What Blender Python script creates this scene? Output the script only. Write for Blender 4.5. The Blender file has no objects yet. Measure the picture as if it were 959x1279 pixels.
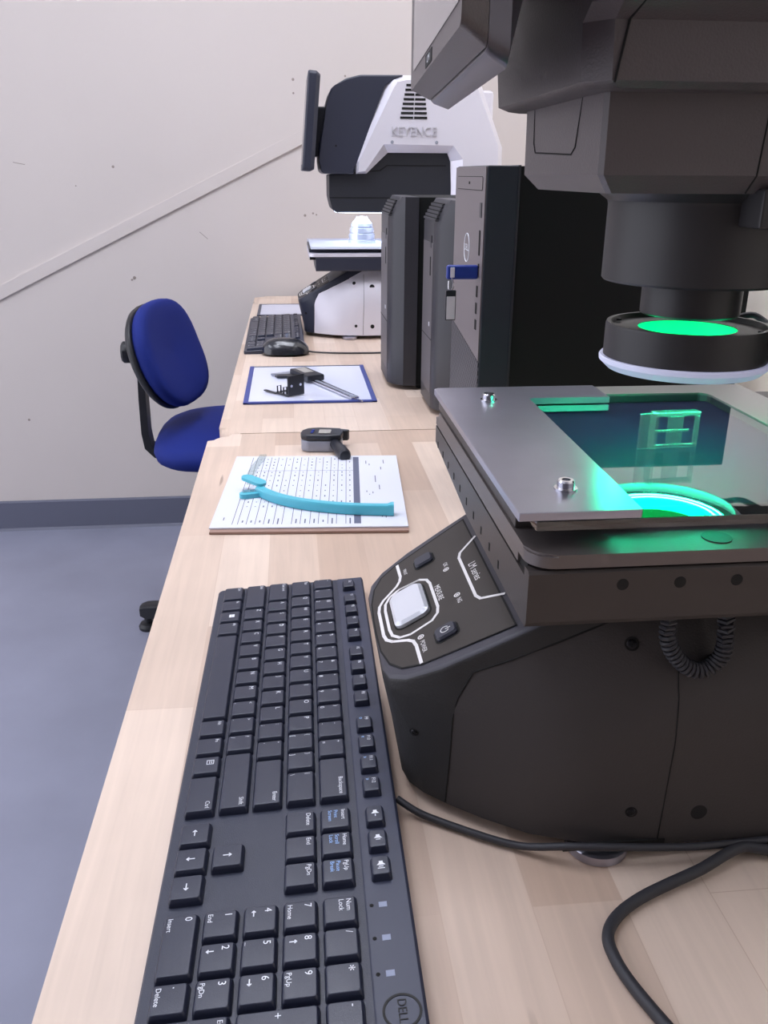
import bpy, bmesh, math, random
from mathutils import Vector, Matrix, Euler
from mathutils.bvhtree import BVHTree
random.seed(7)
C = bpy.context.scene.collection
sc = bpy.context.scene
PI = math.pi
TZ = 750.0                       # table top above the floor; all coordinates in mm, z measured from the table top
S = 0.001

# ------------------------------------------------------------------ materials
def lin(c):
    c = c/255.0
    return c/12.92 if c <= 0.04045 else ((c+0.055)/1.055)**2.4
def rgb(r, g, b): return (lin(r), lin(g), lin(b), 1)
def mat(name, col, rough=0.5, metal=0.0, spec=0.5, emit=None, estr=0, trans=0, alpha=1, coat=0, ior=1.5, bump=0, bscale=800, var=0, vscale=6):
    m = bpy.data.materials.new(name); m.use_nodes = True
    nt = m.node_tree; b = nt.nodes['Principled BSDF']
    b.inputs['Base Color'].default_value = rgb(*col)
    b.inputs['Roughness'].default_value = rough; b.inputs['Metallic'].default_value = metal
    b.inputs['Specular IOR Level'].default_value = spec
    b.inputs['Transmission Weight'].default_value = trans; b.inputs['Alpha'].default_value = alpha
    b.inputs['Coat Weight'].default_value = coat; b.inputs['IOR'].default_value = ior
    if emit:
        b.inputs['Emission Color'].default_value = rgb(*emit); b.inputs['Emission Strength'].default_value = estr
    if bump or var:
        tc = nt.nodes.new('ShaderNodeTexCoord')
    if bump:
        n = nt.nodes.new('ShaderNodeTexNoise'); n.inputs['Scale'].default_value = bscale; n.inputs['Detail'].default_value = 2
        nt.links.new(tc.outputs['Object'], n.inputs['Vector'])
        bp = nt.nodes.new('ShaderNodeBump'); bp.inputs['Strength'].default_value = bump; bp.inputs['Distance'].default_value = 0.001
        nt.links.new(n.outputs['Fac'], bp.inputs['Height']); nt.links.new(bp.outputs['Normal'], b.inputs['Normal'])
    if var:
        n2 = nt.nodes.new('ShaderNodeTexNoise'); n2.inputs['Scale'].default_value = vscale; n2.inputs['Detail'].default_value = 5
        nt.links.new(tc.outputs['Object'], n2.inputs['Vector'])
        r = nt.nodes.new('ShaderNodeMapRange'); r.inputs['To Min'].default_value = 1-var; r.inputs['To Max'].default_value = 1+var
        r.inputs['From Min'].default_value = 0.3; r.inputs['From Max'].default_value = 0.7
        nt.links.new(n2.outputs['Fac'], r.inputs['Value'])
        mx = nt.nodes.new('ShaderNodeVectorMath'); mx.operation = 'SCALE'
        mx.inputs[0].default_value = rgb(*col)[:3]; nt.links.new(r.outputs['Result'], mx.inputs['Scale'])
        nt.links.new(mx.outputs['Vector'], b.inputs['Base Color'])
    return m

def wood_mat(name, seed):
    m = bpy.data.materials.new(name); m.use_nodes = True
    nt = m.node_tree; N = nt.nodes; L = nt.links; b = N['Principled BSDF']
    tc = N.new('ShaderNodeTexCoord')
    mp = N.new('ShaderNodeMapping'); mp.inputs['Rotation'].default_value = (0, 0, PI/2); mp.inputs['Location'].default_value = (seed, seed*0.7, 0)
    L.new(tc.outputs['Object'], mp.inputs['Vector'])
    br = N.new('ShaderNodeTexBrick'); br.offset = 0.37; br.offset_frequency = 2; br.squash = 1.0
    br.inputs['Color1'].default_value = rgb(221, 201, 185); br.inputs['Color2'].default_value = rgb(184, 156, 136)
    br.inputs['Mortar'].default_value = rgb(202, 178, 160)
    br.inputs['Scale'].default_value = 1.0; br.inputs['Brick Width'].default_value = 0.31; br.inputs['Row Height'].default_value = 0.047
    br.inputs['Mortar Size'].default_value = 0.0003; br.inputs['Mortar Smooth'].default_value = 0.3; br.inputs['Bias'].default_value = -0.25
    L.new(mp.outputs['Vector'], br.inputs['Vector'])
    mp2 = N.new('ShaderNodeMapping'); mp2.inputs['Scale'].default_value = (70, 3.0, 70)
    L.new(tc.outputs['Object'], mp2.inputs['Vector'])
    gr = N.new('ShaderNodeTexNoise'); gr.inputs['Scale'].default_value = 2.2; gr.inputs['Detail'].default_value = 6; gr.inputs['Distortion'].default_value = 0.6
    L.new(mp2.outputs['Vector'], gr.inputs['Vector'])
    rm = N.new('ShaderNodeMapRange'); rm.inputs['From Min'].default_value = 0.3; rm.inputs['From Max'].default_value = 0.75
    rm.inputs['To Min'].default_value = 1.05; rm.inputs['To Max'].default_value = 0.93
    L.new(gr.outputs['Fac'], rm.inputs['Value'])
    n3 = N.new('ShaderNodeTexNoise'); n3.inputs['Scale'].default_value = 7; n3.inputs['Detail'].default_value = 3
    L.new(tc.outputs['Object'], n3.inputs['Vector'])
    rm3 = N.new('ShaderNodeMapRange'); rm3.inputs['From Min'].default_value = 0.3; rm3.inputs['From Max'].default_value = 0.7
    rm3.inputs['To Min'].default_value = 0.93; rm3.inputs['To Max'].default_value = 1.05
    L.new(n3.outputs['Fac'], rm3.inputs['Value'])
    mu = N.new('ShaderNodeMath'); mu.operation = 'MULTIPLY'; L.new(rm.outputs['Result'], mu.inputs[0]); L.new(rm3.outputs['Result'], mu.inputs[1])
    sc_ = N.new('ShaderNodeVectorMath'); sc_.operation = 'SCALE'
    L.new(br.outputs['Color'], sc_.inputs[0]); L.new(mu.outputs['Value'], sc_.inputs['Scale'])
    # dark grain flecks
    mp4 = N.new('ShaderNodeMapping'); mp4.inputs['Scale'].default_value = (55, 5, 1); mp4.inputs['Location'].default_value = (seed*3, 0.3, 0)
    L.new(tc.outputs['Object'], mp4.inputs['Vector'])
    vo = N.new('ShaderNodeTexNoise'); vo.inputs['Scale'].default_value = 1.6; vo.inputs['Detail'].default_value = 1
    L.new(mp4.outputs['Vector'], vo.inputs['Vector'])
    cr = N.new('ShaderNodeMapRange'); cr.inputs['From Min'].default_value = 0.79; cr.inputs['From Max'].default_value = 0.84; cr.inputs['To Max'].default_value = 0.55
    L.new(vo.outputs['Fac'], cr.inputs['Value'])
    mx = N.new('ShaderNodeMixRGB'); mx.inputs['Color2'].default_value = rgb(90, 62, 46)
    L.new(cr.outputs['Result'], mx.inputs['Fac']); L.new(sc_.outputs['Vector'], mx.inputs['Color1'])
    L.new(mx.outputs['Color'], b.inputs['Base Color'])
    b.inputs['Roughness'].default_value = 0.42; b.inputs['Specular IOR Level'].default_value = 0.4
    return m

def glass_mat(name, tint, refl, rough=0.02):
    m = bpy.data.materials.new(name); m.use_nodes = True
    nt = m.node_tree; N = nt.nodes; L = nt.links
    N.remove(N['Principled BSDF'])
    t = N.new('ShaderNodeBsdfTransparent'); t.inputs['Color'].default_value = rgb(*tint)
    g = N.new('ShaderNodeBsdfGlossy'); g.inputs['Roughness'].default_value = rough
    lw = N.new('ShaderNodeFresnel'); lw.inputs['IOR'].default_value = refl
    ge = N.new('ShaderNodeNewGeometry'); mu = N.new('ShaderNodeMath'); mu.operation = 'MULTIPLY_ADD'; mu.inputs[1].default_value = -1; mu.inputs[2].default_value = 1
    L.new(ge.outputs['Backfacing'], mu.inputs[0]); m3 = N.new('ShaderNodeMath'); m3.operation = 'MULTIPLY'; L.new(mu.outputs[0], m3.inputs[0]); L.new(lw.outputs['Fac'], m3.inputs[1])
    mx = N.new('ShaderNodeMixShader'); L.new(m3.outputs[0], mx.inputs['Fac']); L.new(t.outputs[0], mx.inputs[1]); L.new(g.outputs[0], mx.inputs[2])
    L.new(mx.outputs[0], N['Material Output'].inputs['Surface'])
    return m

def clear_mat(name):
    m = bpy.data.materials.new(name); m.use_nodes = True
    nt = m.node_tree; N = nt.nodes; L = nt.links
    N.remove(N['Principled BSDF'])
    t = N.new('ShaderNodeBsdfTransparent'); t.inputs['Color'].default_value = rgb(244, 248, 247)
    d = N.new('ShaderNodeBsdfDiffuse'); d.inputs['Color'].default_value = rgb(205, 215, 215)
    g = N.new('ShaderNodeBsdfGlossy'); g.inputs['Roughness'].default_value = 0.08
    fr = N.new('ShaderNodeFresnel'); fr.inputs['IOR'].default_value = 1.45
    m1 = N.new('ShaderNodeMixShader'); m1.inputs['Fac'].default_value = 0.07
    m2 = N.new('ShaderNodeMixShader')
    L.new(t.outputs[0], m1.inputs[1]); L.new(d.outputs[0], m1.inputs[2])
    ge = N.new('ShaderNodeNewGeometry'); mu = N.new('ShaderNodeMath'); mu.operation = 'MULTIPLY_ADD'; mu.inputs[1].default_value = -1; mu.inputs[2].default_value = 1
    L.new(ge.outputs['Backfacing'], mu.inputs[0]); m3 = N.new('ShaderNodeMath'); m3.operation = 'MULTIPLY'; L.new(mu.outputs[0], m3.inputs[0]); L.new(fr.outputs[0], m3.inputs[1]); L.new(m3.outputs[0], m2.inputs['Fac']); L.new(m1.outputs[0], m2.inputs[1]); L.new(g.outputs[0], m2.inputs[2])
    L.new(m2.outputs[0], N['Material Output'].inputs['Surface'])
    return m

M = {}
M['wood'] = wood_mat('maple_butcher_block', 0.13)
M['wood2'] = wood_mat('maple_butcher_block_far', 0.57)
M['steel_leg'] = mat('grey_steel', (120, 122, 128), 0.4, 0.7)
M['floor'] = mat('sealed_concrete', (140, 143, 161), 0.38, spec=0.4, var=0.10, vscale=3.5)
M['wall'] = mat('cream_wall_paint', (207, 199, 195), 0.75, spec=0.2, bump=0.12, bscale=60, var=0.015, vscale=3)
M['wallrough'] = mat('rough_block_paint', (246, 240, 228), 0.8, spec=0.2, bump=1.0, bscale=45)
M['blocker_grey'] = mat('light_blocker_grey', (112, 106, 104), 0.8, spec=0.2)  # dull tone of the added light blocker behind the camera
M['ceiling'] = mat('ceiling_white', (225, 225, 228), 0.9)
M['base'] = mat('grey_vinyl', (98, 101, 118), 0.5)
M['mark'] = mat('wall_mark', (150, 138, 132), 0.8)
M['lamp'] = mat('lamp_diffuser', (255, 255, 255), 0.5, emit=(238, 242, 255), estr=5.9)
M['white_paint'] = mat('white_enamel', (235, 235, 235), 0.4)
M['kb'] = mat('keyboard_plastic', (43, 47, 64), 0.4, spec=0.5, bump=0.15, bscale=1500)
M['kb_gloss'] = mat('keyboard_strip', (50, 54, 74), 0.42, spec=0.5)
M['key'] = mat('keycap_plastic', (38, 42, 60), 0.36, spec=0.55, bump=0.1, bscale=1800)
M['legend'] = mat('white_legend', (235, 238, 245), 0.6)
M['legend_blue'] = mat('blue_legend', (150, 190, 245), 0.6)
M['grey_mark'] = mat('grey_icon', (140, 148, 172), 0.5)
M['dark_print'] = mat('dark_print', (10, 10, 12), 0.6)
M['blk'] = mat('machine_black', (38, 37, 38), 0.55, spec=0.45, bump=0.2, bscale=900)
M['blk2'] = mat('machine_black_side', (58, 54, 54), 0.6, spec=0.4, bump=0.2, bscale=900)
M['blk3'] = mat('machine_head_black', (84, 77, 79), 0.42, spec=0.45, bump=0.2, bscale=900)
M['stage_blk'] = mat('stage_anodised', (68, 63, 62), 0.42, metal=0.4, bump=0.06, bscale=700)
M['slab'] = mat('stage_plate_satin', (106, 99, 98), 0.4, metal=0.45, bump=0.06, bscale=700)
M['panel'] = mat('control_panel_film', (46, 40, 36), 0.5)
M['rim'] = mat('panel_rim', (58, 57, 66), 0.45)
M['hole'] = mat('dark_hole', (5, 5, 6), 0.8)
M['screw'] = mat('dark_screw', (40, 40, 44), 0.3, metal=0.8)
M['steel'] = mat('polished_steel', (215, 215, 220), 0.18, metal=1.0)
M['alu'] = mat('brushed_aluminium', (170, 171, 186), 0.3, metal=1.0, var=0.08, vscale=18)
M['alu_edge'] = mat('aluminium_frame', (150, 146, 144), 0.4, metal=0.7)
M['button_silver'] = mat('silver_button', (222, 224, 232), 0.3, metal=0.35)
M['btn'] = mat('button_dark', (50, 52, 64), 0.4)
M['line_w'] = mat('panel_print_white', (225, 222, 222), 0.5)
M['glass'] = glass_mat('stage_glass', (226, 234, 240), 2.1)
M['frost'] = mat('frosted_plate', (222, 230, 245), 0.3)
M['under'] = mat('stage_interior', (42, 34, 74), 0.6)
M['clear'] = clear_mat('clear_plastic')
M['ledge'] = mat('ring_led_green', (0, 255, 150), 0.5, emit=(60, 255, 190), estr=110)
M['green_fill'] = mat('led_diffuser_green', (10, 220, 150), 0.5, emit=(0, 255, 175), estr=15.0)
M['green_wall'] = mat('ring_diffuser_green', (20, 200, 120), 0.5, emit=(0, 225, 120), estr=0.8)
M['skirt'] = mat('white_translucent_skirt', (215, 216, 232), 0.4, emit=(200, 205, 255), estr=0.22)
M['lens_blk'] = mat('lens_black', (40, 38, 40), 0.45, spec=0.5)
M['navy'] = mat('navy_plastic', (44, 47, 62), 0.42)
M['navy_dark'] = mat('navy_dark_plastic', (36, 38, 46), 0.5)
M['silver'] = mat('silver_paint', (226, 223, 233), 0.38, metal=0.25)
M['silver_lite'] = mat('silver_lettering', (205, 203, 210), 0.35, metal=0.3)
M['silver_dull'] = mat('dull_grey_slat', (60, 60, 66), 0.5)  # dark grey of the tower vent slats
M['ringwhite'] = mat('lit_ring_white', (255, 255, 255), 0.4, emit=(205, 222, 255), estr=7)
M['mon_back'] = mat('monitor_back_satin', (92, 90, 99), 0.3, metal=0.55)
M['screen'] = mat('screen_glass', (120, 114, 118), 0.25, coat=0.3)
M['pc'] = mat('pc_plastic', (50, 50, 56), 0.4, spec=0.5)
M['pc_front'] = mat('pc_front_plastic', (92, 88, 92), 0.42)
M['pc_side'] = mat('pc_side_steel', (12, 15, 16), 0.6, spec=0.3)
M['pc_bezel'] = mat('pc_bezel_side', (40, 45, 54), 0.42)
M['pc_tan'] = mat('pc_front_grey', (112, 104, 106), 0.45)
M['usb'] = mat('usb_blue', (28, 52, 140), 0.4)
M['tag'] = mat('tag_white', (200, 200, 205), 0.4)
M['chair'] = mat('blue_fabric', (16, 36, 118), 0.75, spec=0.3, bump=0.3, bscale=900)
M['chair_blk'] = mat('chair_black', (30, 31, 36), 0.42)
M['paper'] = mat('white_paper', (214, 216, 227), 0.8)
M['print1'] = mat('paper_shade', (214, 217, 232), 0.8)
M['print2'] = mat('paper_line', (96, 100, 122), 0.8)
M['sheet_shadow'] = mat('sheet_shadow_brown', (158, 128, 116), 0.7)  # brown tone that stands for the shadow at the sheet's near edge
M['teal'] = mat('teal_plastic', (84, 184, 204), 0.35)
M['blue_edge'] = mat('blue_binding', (52, 66, 140), 0.45)
M['blue_dark'] = mat('grey_binding', (70, 74, 92), 0.45)
M['sleeve'] = mat('sleeve_sheet', (222, 226, 246), 0.25, coat=0.3)
M['gauge_blk'] = mat('gauge_black', (32, 34, 42), 0.35)
M['gauge_grey'] = mat('gauge_grey', (152, 156, 170), 0.4, metal=0.3)
M['mouse'] = mat('mouse_gloss', (30, 32, 40), 0.22, spec=0.6, coat=0.5)
M['lcd'] = mat('lcd_grey', (168, 164, 158), 0.3)
M['cable'] = mat('cable_black', (46, 46, 52), 0.55)
M['cone'] = mat('step_gauge_metal', (225, 232, 248), 0.2, metal=0.5)

def perforated(name):
    m = bpy.data.materials.new(name); m.use_nodes = True
    nt = m.node_tree; N = nt.nodes; L = nt.links; b = N['Principled BSDF']
    tc = N.new('ShaderNodeTexCoord'); mp = N.new('ShaderNodeMapping'); mp.inputs['Rotation'].default_value = (PI/4, 0, 0)
    L.new(tc.outputs['Object'], mp.inputs['Vector'])
    ch = N.new('ShaderNodeTexVoronoi'); ch.inputs['Scale'].default_value = 170; ch.inputs['Randomness'].default_value = 0.0
    L.new(mp.outputs['Vector'], ch.inputs['Vector'])
    r = N.new('ShaderNodeMapRange'); r.inputs['From Min'].default_value = 0.42; r.inputs['From Max'].default_value = 0.5
    L.new(ch.outputs['Distance'], r.inputs['Value'])
    mx = N.new('ShaderNodeMixRGB'); mx.inputs['Color1'].default_value = rgb(26, 26, 30); mx.inputs['Color2'].default_value = rgb(98, 96, 102)
    L.new(r.outputs['Result'], mx.inputs['Fac']); L.new(mx.outputs['Color'], b.inputs['Base Color'])
    b.inputs['Roughness'].default_value = 0.5
    return m
M['perf'] = perforated('perforated_grille')

# ------------------------------------------------------------------ mesh builder (mm)
class MB:
    def __init__(s): s.bm = bmesh.new(); s.mats = []
    def mi(s, m):
        if m not in s.mats: s.mats.append(m)
        return s.mats.index(m)
    def absorb(s, b2, m, xf=None):
        if xf is not None: bmesh.ops.transform(b2, matrix=xf, verts=b2.verts)
        bmesh.ops.recalc_face_normals(b2, faces=b2.faces)
        i = s.mi(m)
        vm = {v: s.bm.verts.new(v.co) for v in b2.verts}
        for f in b2.faces:
            try:
                nf = s.bm.faces.new([vm[v] for v in f.verts]); nf.material_index = i
            except ValueError: pass
        b2.free(); return s
    def box(s, x0, x1, y0, y1, z0, z1, m, bev=0, seg=2, xf=None):
        b = bmesh.new()
        bmesh.ops.create_cube(b, size=1)
        for v in b.verts:
            v.co = Vector(((x0+x1)/2+v.co.x*(x1-x0), (y0+y1)/2+v.co.y*(y1-y0), (z0+z1)/2+v.co.z*(z1-z0)))
        if bev: bmesh.ops.bevel(b, geom=list(b.edges), offset=bev, segments=seg, affect='EDGES', profile=0.5, clamp_overlap=True)
        return s.absorb(b, m, xf)
    def prism(s, pts, axis, a0, a1, m, bev=0, seg=2, xf=None):
        """polygon pts in the plane across axis ('x': (y,z), 'y': (x,z), 'z': (x,y))"""
        b = bmesh.new()
        def P(p, a):
            return {'x': (a, p[0], p[1]), 'y': (p[0], a, p[1]), 'z': (p[0], p[1], a)}[axis]
        A = [b.verts.new(P(p, a0)) for p in pts]; B = [b.verts.new(P(p, a1)) for p in pts]
        n = len(pts)
        b.faces.new(A); b.faces.new(B)
        for i in range(n): b.faces.new((A[i], A[(i+1) % n], B[(i+1) % n], B[i]))
        if bev: bmesh.ops.bevel(b, geom=list(b.edges), offset=bev, segments=seg, affect='EDGES', profile=0.5, clamp_overlap=True)
        return s.absorb(b, m, xf)
    def lathe(s, prof, cx, cy, m, n=48, xf=None, closed=False):
        b = bmesh.new(); rings = []
        for r, z in prof:
            if r < 1e-6: rings.append([b.verts.new((cx, cy, z))])
            else: rings.append([b.verts.new((cx+r*math.cos(2*PI*k/n), cy+r*math.sin(2*PI*k/n), z)) for k in range(n)])
        if closed: rings.append(rings[0])
        for A, B in zip(rings, rings[1:]):
            for k in range(n):
                k2 = (k+1) % n
                q = [A[k] if len(A) > 1 else A[0], A[k2] if len(A) > 1 else None, B[k2] if len(B) > 1 else B[0], B[k] if len(B) > 1 else None]
                q = [v for v in q if v is not None]
                if len(q) >= 3: b.faces.new(q)
        if not closed:
            for R in (rings[0], rings[-1]):
                if len(R) > 2: b.faces.new(R)
        return s.absorb(b, m, xf)
    def tube(s, pts, r, m, n=10, xf=None, smooth=0):
        pts = [Vector(p) for p in pts]
        for _ in range(smooth):                     # catmull-rom refinement
            q = []
            for i in range(len(pts)-1):
                p0 = pts[max(i-1, 0)]; p1 = pts[i]; p2 = pts[i+1]; p3 = pts[min(i+2, len(pts)-1)]
                q.append(p1); q.append(0.5625*(p1+p2)-0.0625*(p0+p3))
            q.append(pts[-1]); pts = q
        rs = r if isinstance(r, (list, tuple)) else [r]*len(pts)
        if len(rs) != len(pts): rs = [rs[min(int(i*len(rs)/len(pts)), len(rs)-1)] for i in range(len(pts))]
        b = bmesh.new(); rings = []; prev = None
        for i, p in enumerate(pts):
            t = (pts[min(i+1, len(pts)-1)]-pts[max(i-1, 0)]).normalized()
            if prev is None:
                a = t.orthogonal().normalized()
            else:
                a = (prev-t*prev.dot(t)).normalized()
            prev = a; c = t.cross(a)
            rings.append([b.verts.new(p+(a*math.cos(2*PI*k/n)+c*math.sin(2*PI*k/n))*rs[i]) for k in range(n)])
        for A, B in zip(rings, rings[1:]):
            for k in range(n): b.faces.new((A[k], A[(k+1) % n], B[(k+1) % n], B[k]))
        b.faces.new(rings[0]); b.faces.new(rings[-1])
        return s.absorb(b, m, xf)
    def loft(s, rings, m, xf=None, cap=True):
        b = bmesh.new(); R = [[b.verts.new(p) for p in r] for r in rings]; n = len(R[0])
        for A, B in zip(R, R[1:]):
            for k in range(n): b.faces.new((A[k], A[(k+1) % n], B[(k+1) % n], B[k]))
        if cap: b.faces.new(R[0]); b.faces.new(R[-1])
        return s.absorb(b, m, xf)
    def text(s, body, size, m, xf, ax='LEFT', ay='TOP', depth=0.0, sx=1.0, spacing=1.0):
        cu = bpy.data.curves.new('t', 'FONT'); cu.body = body; cu.size = size; cu.align_x = ax; cu.align_y = ay; cu.resolution_u = 3
        cu.space_character = spacing
        if depth: cu.extrude = depth
        o = bpy.data.objects.new('t', cu)
        me = bpy.data.meshes.new_from_object(o)
        b = bmesh.new(); b.from_mesh(me)
        if sx != 1: bmesh.ops.transform(b, matrix=Matrix.Diagonal((sx, 1, 1, 1)), verts=b.verts)
        bmesh.ops.transform(b, matrix=xf, verts=b.verts)
        i = s.mi(m); vm = {v: s.bm.verts.new(v.co) for v in b.verts}
        for f in b.faces:
            try: nf = s.bm.faces.new([vm[v] for v in f.verts]); nf.material_index = i
            except ValueError: pass
        b.free(); bpy.data.objects.remove(o); bpy.data.meshes.remove(me); bpy.data.curves.remove(cu)
        return s
    def xform(s, xf): bmesh.ops.transform(s.bm, matrix=xf, verts=s.bm.verts); return s

W = Matrix.Translation((0, 0, TZ*S)) @ Matrix.Scale(S, 4)          # table-mm -> world metres
ROOTM = {}
def build(name, mb, parent=None, angle=35, local=False):
    me = bpy.data.meshes.new(name)
    if not local:
        top = parent
        while top is not None and top.parent is not None: top = top.parent
        R = ROOTM.get(top.name) if top is not None else None
        xf = W if R is None else R.inverted() @ W
    else: xf = Matrix.Scale(S, 4)
    if parent is None and not local:
        co = [W @ v.co for v in mb.bm.verts]
        mn = Vector([min(c[i] for c in co) for i in range(3)]); mx = Vector([max(c[i] for c in co) for i in range(3)])
        org = Vector(((mn.x+mx.x)/2, (mn.y+mx.y)/2, mn.z)); xf = Matrix.Translation(-org) @ W
    bmesh.ops.transform(mb.bm, matrix=xf, verts=mb.bm.verts)
    mb.bm.to_mesh(me); mb.bm.free()
    for m in mb.mats: me.materials.append(m)
    me.polygons.foreach_set('use_smooth', [True]*len(me.polygons)); me.set_sharp_from_angle(angle=math.radians(angle)); me.update()
    o = bpy.data.objects.new(name, me); C.objects.link(o)
    wn = o.modifiers.new('weighted_normals', 'WEIGHTED_NORMAL'); wn.keep_sharp = True; wn.weight = 60
    if parent is not None: o.parent = parent
    elif not local: o.location = org
    return o
def tag(o, label=None, cat=None, group=None, kind=None):
    if label: o['label'] = label
    if cat: o['category'] = cat
    if group: o['group'] = group
    if kind: o['kind'] = kind
    return o
def thing(name, label, cat, loc, rot=(0, 0, 0), group=None):
    o = bpy.data.objects.new(name, None); C.objects.link(o); o.empty_display_size = 0.05
    l = W @ Vector(loc); o.location = l; o.rotation_euler = rot
    ROOTM[o.name] = Matrix.LocRotScale(l, Euler(rot), None)
    return tag(o, label, cat, group)
def struct(name, mb, **k): return tag(build(name, mb, **k), kind='structure')
def copy_tree(o, parent=None):
    c = o.copy(); C.objects.link(c)
    if parent is not None: c.parent = parent
    for ch in list(o.children): copy_tree(ch, c)
    return c
def T(x, y, z): return Matrix.Translation((x, y, z))
def R(a, ax): return Matrix.Rotation(a, 4, ax)
def frame(o, ex, ey):
    ex = Vector(ex).normalized(); ey = Vector(ey); ey = (ey-ex*ey.dot(ex)).normalized(); ez = ex.cross(ey)
    m = Matrix((ex, ey, ez)).transposed().to_4x4(); m.translation = Vector(o); return m
def rrect(x0, x1, y0, y1, r, n=5):
    out = []
    for cx, cy, a0 in ((x1-r, y0+r, -PI/2), (x1-r, y1-r, 0), (x0+r, y1-r, PI/2), (x0+r, y0+r, PI)):
        for k in range(n+1):
            a = a0+PI/2*k/n; out.append((cx+r*math.cos(a), cy+r*math.sin(a)))
    return out

# ------------------------------------------------------------------ camera
f_px, pitch, yaw, roll, HC = 1079.06, 0.3723, 0.105, 0.0059, 345.11
cam = bpy.data.cameras.new('camera'); co = bpy.data.objects.new('camera', cam); C.objects.link(co)
cy_, sy_, cp_, sp_ = math.cos(yaw), math.sin(yaw), math.cos(pitch), math.sin(pitch)
fw = Vector((sy_*cp_, cy_*cp_, -sp_)); rt = Vector((cy_, -sy_, 0)); up = rt.cross(fw)
r2 = rt*math.cos(roll)+up*math.sin(roll); u2 = -rt*math.sin(roll)+up*math.cos(roll)
mw = Matrix((r2, u2, -fw)).transposed().to_4x4(); mw.translation = Vector((0, 0, (TZ+HC)*S))
co.matrix_world = mw
cam.sensor_fit = 'VERTICAL'; cam.sensor_height = 32; cam.lens = f_px/1279*32; cam.clip_start = 0.02
cam.dof.use_dof = False
sc.camera = co

# ------------------------------------------------------------------ room
YW, XR = 2740, 740
struct('floor', MB().box(-3000, XR, -1500, YW, -TZ-20, -TZ, M['floor']))
struct('ceiling', MB().box(-3000, XR, -1500, YW, 1950, 1970, M['ceiling']))
wb = MB().box(-3000, XR+60, YW, YW+60, -TZ, 1950, M['wall'])
for x, z, r in ((-500, 362, 4), (-470, 52, 5), (-478, 46, 3), (-466, 217, 0), (-424, -96, 4), (-430, -98, 2), (46, 230, 4), (70, 236, 3), (80, 232, 2.5), (-836, -380, 4), (-315, -415, 3), (22, 560, 3), (22, 595, 4), (170, 606, 3), (-610, 310, 2)):
    if r: wb.lathe([(0, 0), (r, 0), (r, 0.6), (0, 0.6)], 0, 0, M['mark'], n=8, xf=T(x, YW-0.3, z) @ R(PI/2, 'X'))
for p in (((-776, 372), (-744, 366)), ((-268, 183), (-245, 163))):
    wb.tube([(p[0][0], YW, p[0][1]), (p[1][0], YW, p[1][1])], 0.9, M['mark'], n=6)
wb.box(18, 19, YW-0.3, YW, 466, 1950, M['wall'])
struct('wall_back', wb)
struct('wall_right', MB().box(XR, XR+60, -1500, YW, -TZ, 1950, M['wallrough']))
struct('light_blocking_wall', MB().box(-3000, XR+60, -1360, -1300, -TZ, 1950, M['blocker_grey']))  # unseen, added to keep world light off the camera-facing sides
bb = MB().prism([(YW-9, -TZ+8), (YW-16, -TZ), (YW, -TZ), (YW, -TZ+100), (YW-4, -TZ+100), (YW-9, -TZ+96)], 'x', -3000, XR, M['base'])
struct('baseboard_back', bb)
# shallow sloping surface cover on the back wall
ang = math.atan2(462.6-30.9, 38.9+862.7); Ld = 2300
xfd = T(-862.7, YW, 30.9) @ R(-ang, 'Y')
struct('trim_1', MB().prism([(0, 0), (-8, -0.4), (-8, -33), (-7, -35), (0, -36)], 'x', -1600, 1010, M['wall'], xf=xfd))

for i, (x, y, lab) in enumerate(((-250, 1550, 'flat ceiling light panel nearest the back wall'), (-700, 500, 'flat ceiling light panel above the aisle beside the near table'), (-1900, 1100, 'added ceiling light panel far left, brightening the lower walls and floor'), (300, 1250, 'flat ceiling light panel above the benches'))):  # leftmost panel is added to brighten the lower walls and floor
    t = thing('ceiling_light', lab, 'ceiling light', (x, y, 1900), group='ceiling light panels')
    build('lamp_housing', MB().box(x-310, x+310, y-610, y+610, 1905, 1950, M['white_paint'], 3), t)
    build('diffuser', MB().box(x-290, x+290, y-590, y+590, 1899, 1904.5, M['lamp']), t)

# ------------------------------------------------------------------ tables
def table(name, label, x0, y0, y1, m, legs):
    t = thing(name, label, 'table', ((x0+XR-25)/2, (y0+y1)/2, -TZ))
    mb = MB()
    b = bmesh.new()
    pts = rrect(x0, XR-25, y0, y1, 32, 6)
    A = [b.verts.new((p[0], p[1], -44)) for p in pts]; B = [b.verts.new((p[0], p[1], 0)) for p in pts]
    fa = b.faces.new(A); fb = b.faces.new(B); n = len(pts)
    for i in range(n): b.faces.new((A[i], A[(i+1) % n], B[(i+1) % n], B[i]))
    ed = list(set(list(fa.edges)+list(fb.edges)))
    bmesh.ops.bevel(b, geom=ed, offset=12, segments=5, affect='EDGES', profile=0.5)
    mb.absorb(b, m); build('tabletop', mb, t, angle=50)
    for x in (x0+90, XR-90):
        for y in legs:
            build('leg', MB().box(x-25, x+25, y-25, y+25, -TZ, -44, M['steel_leg'], 3), t)
    build('apron', MB().box(x0+80, XR-80, legs[0]+26, legs[0]+50, -130, -44, M['steel_leg'], 2), t)
    return t
table('workbench', 'maple butcher block table in the foreground with rounded front corner', -123, -420, 1201, M['wood'], (-330, 1110))
table('workbench', 'far maple butcher block table against the back wall', -112, 1204, 2700, M['wood2'], (1290, 2620))

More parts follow.
